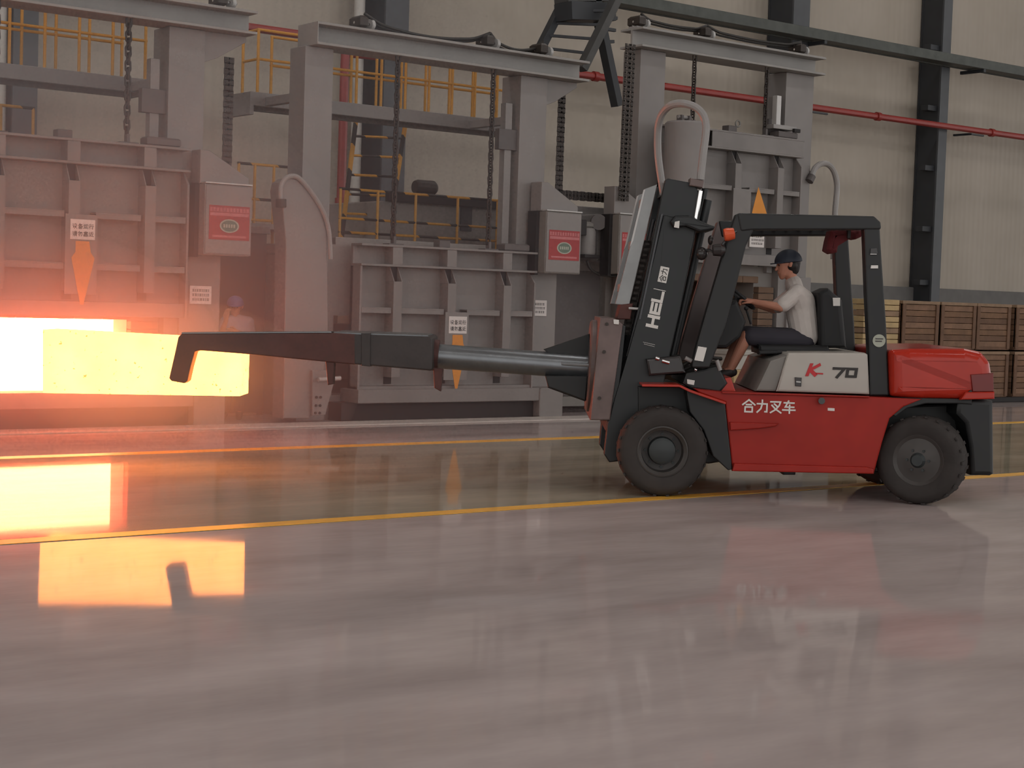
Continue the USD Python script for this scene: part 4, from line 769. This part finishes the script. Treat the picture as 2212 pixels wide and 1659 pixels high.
# the hot slab in the jaws
sl = T("steel_slab", "glowing yellow-hot steel slab gripped in the forklift's jaws", "steel slab", frame=FM)
sq = fp([(92, 712), (521, 735), (517, 856), (92, 849)], .78); sl.part("slab", prism(sq, .78, 1.27, .006, "y"), "hot_slab", smooth=False)
# red cloth bundle under the guard's roof
cl = T("cloth_bundle", "dark red rolled cloth tied under the rear of the forklift's roof", "cloth", frame=FM)
cl.part("cloth", prism(rnd(fp([(1796, 497), (1866, 497), (1863, 511), (1850, 517), (1836, 513), (1814, 520), (1810, 545), (1798, 548), (1786, 541), (1790, 520)], .5), .012), .5, .8, .05, "y", 3), "cloth_red"); cl.part("tie", bx(L2(1830, 500, .5)[0], L2(1836, 500, .5)[0], .46, .84, L2(1830, 516, .5)[1], L2(1830, 495, .5)[1], .01), "cable_black")

# ------------------------------------------------------------------ people
def bones_mesh(bones, res=.02, it=6):
    ms = []
    for b in bones:
        sp = [m3.Manifold.sphere(r, 14).translate(tuple(map(float, p))) for p, r in b]
        ms.append(m3.Manifold.batch_hull(sp))
    m = m3.Manifold.batch_boolean(ms, m3.OpType.Add).refine_to_length(res).to_mesh()
    t = trimesh.Trimesh(np.asarray(m.vert_properties[:, :3], float), np.asarray(m.tri_verts), process=True)
    trimesh.smoothing.filter_taubin(t, lamb=.5, nu=.53, iterations=it)
    return np.asarray(t.vertices), np.asarray(t.faces)
def unit(v): v = np.asarray(v, float); return v / np.linalg.norm(v)
def head_bones(c, f, up):
    c = np.asarray(c, float); s = np.cross(f, up); q = lambda a, b, d: c + f * a + s * b + up * d
    return [[(q(-.02, 0, .03), .092), (q(.02, 0, .035), .085)], [(q(.02, 0, .02), .08), (q(.045, 0, -.06), .055), (q(.06, 0, -.1), .028)], [(q(-.03, 0, 0), .075), (q(.0, 0, -.07), .06)],
            [(q(.09, 0, .01), .012), (q(.112, 0, -.028), .015)], [(q(.09, 0, -.06), .014), (q(.088, .02, -.062), .01), (q(.088, -.02, -.062), .01)],
            [(q(-.005, .09, .0), .018), (q(-.012, .095, .022), .016)], [(q(-.005, -.09, .0), .018), (q(-.012, -.095, .022), .016)]]
def eyes(c, f, up):
    s = np.cross(f, up); return J(*[ball(np.asarray(c) + f * .086 + s * o + up * .012, .011, 1) for o in (-.033, .033)], *[tube([np.asarray(c) + f * .092 + s * (o - .018) + up * .032, np.asarray(c) + f * .097 + s * o + up * .036, np.asarray(c) + f * .092 + s * (o + .018) + up * .032], .006, 5) for o in (-.033, .033)])
def hand_bones(w, d, n, curl=.5, thumb=1):
    """palm from the wrist w along d, palm facing n; four curled fingers and a thumb"""
    d, n = unit(d), unit(n); s = unit(np.cross(d, n)) * thumb; b = []
    k = lambda a, e, g: w + d * a + s * e + n * g
    b.append([(k(0, 0, 0), .026), (k(.085, .03, 0), .014), (k(.085, -.03, 0), .014), (k(.03, .03, 0), .016)])
    for e, L in ((.033, .9), (.011, 1.0), (-.011, .94), (-.032, .76)):
        p = k(.088, e, 0); a = curl * .5
        for seg, r0, r1 in ((.042, .0095, .009), (.028, .009, .0085), (.022, .0085, .0075)):
            q = p + (d * math.cos(a) + n * math.sin(a)) * seg * L; b.append([(p, r0), (q, r1)]); p = q; a += curl
    p = k(.025, .034, .006); q = k(.062, .062, .016); r = k(.09, .058, .034); b += [[(p, .013), (q, .0105)], [(q, .0105), (r, .009)]]
    return b
def person(name, label, j, f, up, mats, frame=None, cap=None, hands=(), loc=(0, 0, 0)):
    t = T(name, label, "person", loc, frame=frame); g = lambda k: np.asarray(j[k], float)
    up_t = unit(g("neck") - g("pelvis")); sd = unit(g("shl") - g("shr"))
    b = head_bones(g("head"), f, up) + [[(g("head") - f * .01 - up * .05, .052), (g("neck"), .058)]]
    torso = [[(g("shl"), .06), (g("shr"), .06), (g("chest") + sd * .07, .122), (g("chest") - sd * .07, .122)], [(g("neck"), .055), (g("shl"), .05), (g("shr"), .05)], [(g("chest") + sd * .06, .122), (g("chest") - sd * .06, .122), (g("pelvis") + sd * .07, .105), (g("pelvis") - sd * .07, .105)]]
    limbs = []
    for s in "lr":
        limbs += [[(g("sh" + s), .056), (g("el" + s), .042)], [(g("el" + s), .042), (g("wr" + s), .029)]]
        limbs += [[(g("hip" + s), .09), (g("kn" + s), .062)], [(g("kn" + s), .06), (g("kn" + s) * .6 + g("an" + s) * .4, .056), (g("an" + s), .04)], [(g("an" + s), .04), (g("to" + s), .03)]]
    fingers = [x for h in hands for x in hand_bones(*h)]
    body = bones_mesh(b + torso + limbs + fingers, .009, 5)
    t.part("body", body, mats["skin"], smooth=True)
    t.part("eyes", eyes(g("head"), f, up), "hair", smooth=True)
    fl = lambda s, a, z, u: g(a + s) * (1 - u) + g(z + s) * u
    sh = [[(p, r + .026) for p, r in q] for q in torso]
    for s in "lr": sh.append([(g("sh" + s), .078), (fl(s, "sh", "el", mats["sleeve"]), .07)])
    t.part("shirt", bones_mesh(sh, .02, 8), mats["shirt"], smooth=True)
    tr = [[(g("pelvis") + sd * .075, .118), (g("pelvis") - sd * .075, .118), (g("hipl"), .1), (g("hipr"), .1)]]
    for s in "lr":
        e = mats["leg"]
        tr.append([(g("hip" + s), .105), (fl(s, "hip", "kn", min(e, 1)), .085)])
        if e > 1: tr.append([(g("kn" + s), .083), (fl(s, "kn", "an", e - 1), .07)])
    t.part("trousers", bones_mesh(tr, .02, 8), mats["trousers"], smooth=True)
    for s in "lr":
        a, o = g("an" + s), g("to" + s); t.part("shoe", bones_mesh([[(a - np.array([0, 0, .02]), .05), (o, .04)], [(a + (a - o) * .25 - np.array([0, 0, .03]), .04), (o + unit(o - a) * .03, .034)]], .015, 4), "shoe", smooth=True)
    hc, s3 = g("head"), np.cross(f, up)
    q = lambda a, c_, d: hc + f * a + s3 * c_ + up * d
    t.part("hair", bones_mesh([[(q(-.035, 0, .03), .094), (q(-.045, 0, -.03), .07)], [(q(-.03, .05, .0), .055), (q(-.03, -.05, .0), .055)]], .015, 4), "hair", smooth=True)
    v, fa = ball((0, 0, 0), 1.0, 3); v = v.copy(); keep = v[:, 2] < 0; v[keep, 2] *= .12
    h = t.part("cap", (hc + up * .035 - f * .012 + v[:, :1] * f * .133 + v[:, 1:2] * s3 * .118 + v[:, 2:] * up * .122, fa), mats["cap"], smooth=True)
    w = np.linspace(-1.1, 1.1, 9); rim = [(math.cos(x) * .175, math.sin(x) * .11) for x in w] + [(math.cos(x) * .1, math.sin(x) * .1) for x in w[::-1]]
    pv, pf = prism(rim, .026, .036, .003, "z"); t.part("brim", hc - f * .01 + pv[:, :1] * f + pv[:, 1:2] * s3 + pv[:, 2:] * up, mats["cap"], smooth=True, under=h) if False else t.part("brim", (hc - f * .01 + pv[:, :1] * f + pv[:, 1:2] * s3 + pv[:, 2:] * up, pf), mats["cap"], smooth=True, under=h)
    return t
Lx = L3
dj = dict(head=Lx(1701, 574, 1.0), neck=Lx(1714, 612, 1.0), chest=Lx(1727, 655, 1.0), pelvis=Lx(1738, 725, 1.0), shl=Lx(1722, 633, .82), shr=Lx(1716, 633, 1.18), ell=Lx(1686, 664, .74), elr=Lx(1672, 668, 1.26), wrl=Lx(1628, 652, .84), wrr=Lx(1624, 655, 1.14),
          hipl=Lx(1738, 733, .9), hipr=Lx(1738, 733, 1.1), knl=Lx(1612, 727, .86), knr=Lx(1602, 722, 1.16), anl=Lx(1577, 800, .88), anr=Lx(1566, 798, 1.12), tol=Lx(1549, 811, .88), tor=Lx(1540, 808, 1.12))
fd_, ud_ = unit([-1, -.1, -.12]), unit([-.12, 0, 1.0])
ud_ = unit(ud_ - fd_ * (ud_ @ fd_))
person("person", "seated driver in navy cap, grey T-shirt and dark shorts, hands on the steering wheel", dj, fd_, ud_, dict(skin="skin", shirt="shirt_grey", trousers="trousers", cap="cap_navy", sleeve=.8, leg=.93), frame=FM,
       hands=((dj["wrl"], [-1, .18, .25], [-.25, .2, -1], 1.0, 1), (dj["wrr"], [-1, -.15, .3], [-.25, -.2, -1], 1.0, -1)))
V = lambda px, py, o=0.0: P(px, py, 19.55) + np.array([-.46, -.886, 0]) * o
wj = dict(head=V(508, 664), neck=V(511, 690), chest=V(512, 715), pelvis=V(508, 770), shl=V(536, 697), shr=V(488, 696), ell=V(543, 728, .05), elr=V(478, 722, .12), wrl=V(512, 716, .22), wrr=V(489, 690, .24), hipl=V(517, 775), hipr=V(497, 775), knl=V(518, 838, .03), knr=V(490, 838, .03), anl=V(517, 893), anr=V(484, 893), tol=V(516, 904, .16), tor=V(481, 904, .16))
for k in ("anl", "anr"): wj[k][2] = .09
for k in ("tol", "tor"): wj[k][2] = .04
fw_ = unit([-.5, -.86, -.12]); uw_ = unit(np.array([0, 0, 1.0]) - fw_ * fw_[2])
person("person", "standing worker in blue helmet and pale blue shirt, one hand raised, behind the hot slab", wj, fw_, uw_, dict(skin="skin_light", shirt="shirt_blue", trousers="trousers", cap="helmet_blue", sleeve=.75, leg=1.85), loc=(10.25, 19.5, 0),
       hands=((wj["wrl"], [-.75, .5, .05], [-.5, -.8, 0], .7, 1), (wj["wrr"], [.1, .1, 1], [.6, .3, 0], .6, 1)))

# ------------------------------------------------------------------ crates and boxes
def crate(x, z, label, w=1.06, h=.9):
    t = T("wooden_crate", label, "crate", (x, 20.05, z), group="wooden crates stacked by the wall"); y0, y1 = 19.5, 20.6
    n = 7; ph = (h - .12) / n
    for k in range(n): o = rng.uniform(0, .008); t.part("plank", bx(x + .02, x + w - .02, y0 + o, y0 + .02 + o, z + .06 + k * ph, z + .06 + (k + 1) * ph - .008, .003), f"wood_{k * 2 % 3}")
    for k in range(n): t.part("plank", bx(x, x + .02, y0 + .05, y1 - .02, z + .06 + k * ph, z + .06 + (k + 1) * ph - .008, .003), f"wood_{(k + 1) % 3}")
    t.part("side_panel", bx(x + w - .02, x + w, y0 + .03, y1, z + .06, z + h - .06, .003), "wood_1"); t.part("back_panel", bx(x, x + w, y1 - .02, y1, z + .06, z + h - .06, .003), "wood_1")
    for s in (0, w - .09): t.part("corner_post", bx(x + s, x + s + .09, y0 - .018, y0, z + .02, z + h - .04, .003), "wood_2")
    t.part("lid", bx(x - .01, x + w + .01, y0 - .02, y1 + .01, z + h - .06, z + h, .006), "wood_3"); t.part("base", bx(x, x + w, y0, y1, z, z + .06, .004), "wood_2")
    return t
cx_ = [22.86, 23.97, 25.1, 26.2, 27.45, 28.6]
low = [crate(cx_[0], .1, "wooden plank crate in the bottom row, first from the left, behind the forklift's rear")]
names = ("first", "second", "third", "fourth", "fifth", "sixth")
for k in range(1, 6): copy_of(low[0].path, "wooden_crate", f"wooden plank crate in the bottom row, {names[k]} from the left along the wall", "crate", np.array([cx_[k], 20.05, .1]), "wooden crates stacked by the wall")
for k in range(1, 6): copy_of(low[0].path, "wooden_crate", f"wooden plank crate on the upper row, {names[k - 1]} from the left above the forklift's counterweight", "crate", np.array([cx_[k], 20.05, 1.03]), "wooden crates stacked by the wall")
t = T("timber_stack", "stack of pale boards left of the crates, beside the guard's rear leg", "board stack", (23.3, 19.9, 1.0))
for k in range(9):
    for s in range(2): o = rng.uniform(-.02, .02); t.part("board", bx(22.9 + o, 23.88 + o, 19.5 + s * .35 + o, 19.83 + s * .35 + o, 1.0 + k * .105, 1.0 + k * .105 + .095, .006), "wood_pale" if (k + s) % 3 else "wood_3")
for k, (a, b) in enumerate(((22.7, 26.2), (26.25, 29.8))): solo("skid_beam", J(bx(a, b, 19.45, 19.65, 0, .097, .01), bx(a, b, 20.4, 20.6, 0, .097, .01)), "pit_dark", f"dark skid beams on the floor under the {('left', 'right')[k]} crates", "beam")
# pallet and white box in front of the far furnace, seen through the forklift
yb_ = 17.9; a, b = P(1586, 800, yb_), P(1690, 836, yb_); x0, x1 = a[0], b[0] + .3; zt_ = P(1600, 799, yb_)[2]; zb_ = P(1600, 836, yb_)[2]
t = T("wooden_pallet", "pale wooden pallet under the white box, seen between the driver's leg and the hood", "pallet", (x0, 18.1, zb_ - .3))
for k in range(3): t.part("deck_board", bx(x0, x1, yb_ + k * .2, yb_ + k * .2 + .15, zt_ - .03, zt_, .003), "wood_pale"); t.part("bottom_board", bx(x0, x1, yb_ + k * .2, yb_ + k * .2 + .15, zb_ - .02, zb_ + .01, .003), "wood_pale")
for k in range(3): t.part("block", bx(x0 + k * (x1 - x0 - .12) / 2, x0 + .12 + k * (x1 - x0 - .12) / 2, yb_, yb_ + .55, zb_ + .01, zt_ - .03, .004), "wood_pale")
solo("concrete_block", bx(x0 - .1, x1 + .1, yb_ - .05, yb_ + .6, 0, zb_ - .02, .01), "recess_grey", "low dark block under the pallet in front of the far furnace", "block")
z1_ = P(1600, 757, yb_)[2]; t = T("white_box", "off-white box on the pallet, behind the driver's shin", "box", (x0, 18.1, zt_)); t.part("body", bx(x0 + .01, x1 - .05, yb_ + .02, yb_ + .52, zt_, z1_ - .08, .01), "box_white"); t.part("lid", bx(x0, x1 - .04, yb_ + .01, yb_ + .53, z1_ - .08, z1_, .015), "box_white")
# ------------------------------------------------------------------ volumes added before the open furnace for the red lens glow
for k, (c, rr, lab) in enumerate((((6.6, 15.6, 1.6), (5.6, 4.6, 4.6), "thin wide volume added in front of the nearest furnace for the red veil"), ((6.4, 16.9, 1.3), (3.9, 3.0, 3.1), "volume added for the red glow before the open furnace mouth"), ((6.2, 18.1, 1.0), (3.0, 1.5, 1.5), "dense volume added for the red glow right at the furnace mouth"), ((6.6, 13.9, .95), (1.45, 1.0, .7), "volume added for the red glow around the hot slab"))):
    solo("haze", ball(c, rr, 3), f"haze_{k}", lab, "haze", kind="stuff", smooth=True)
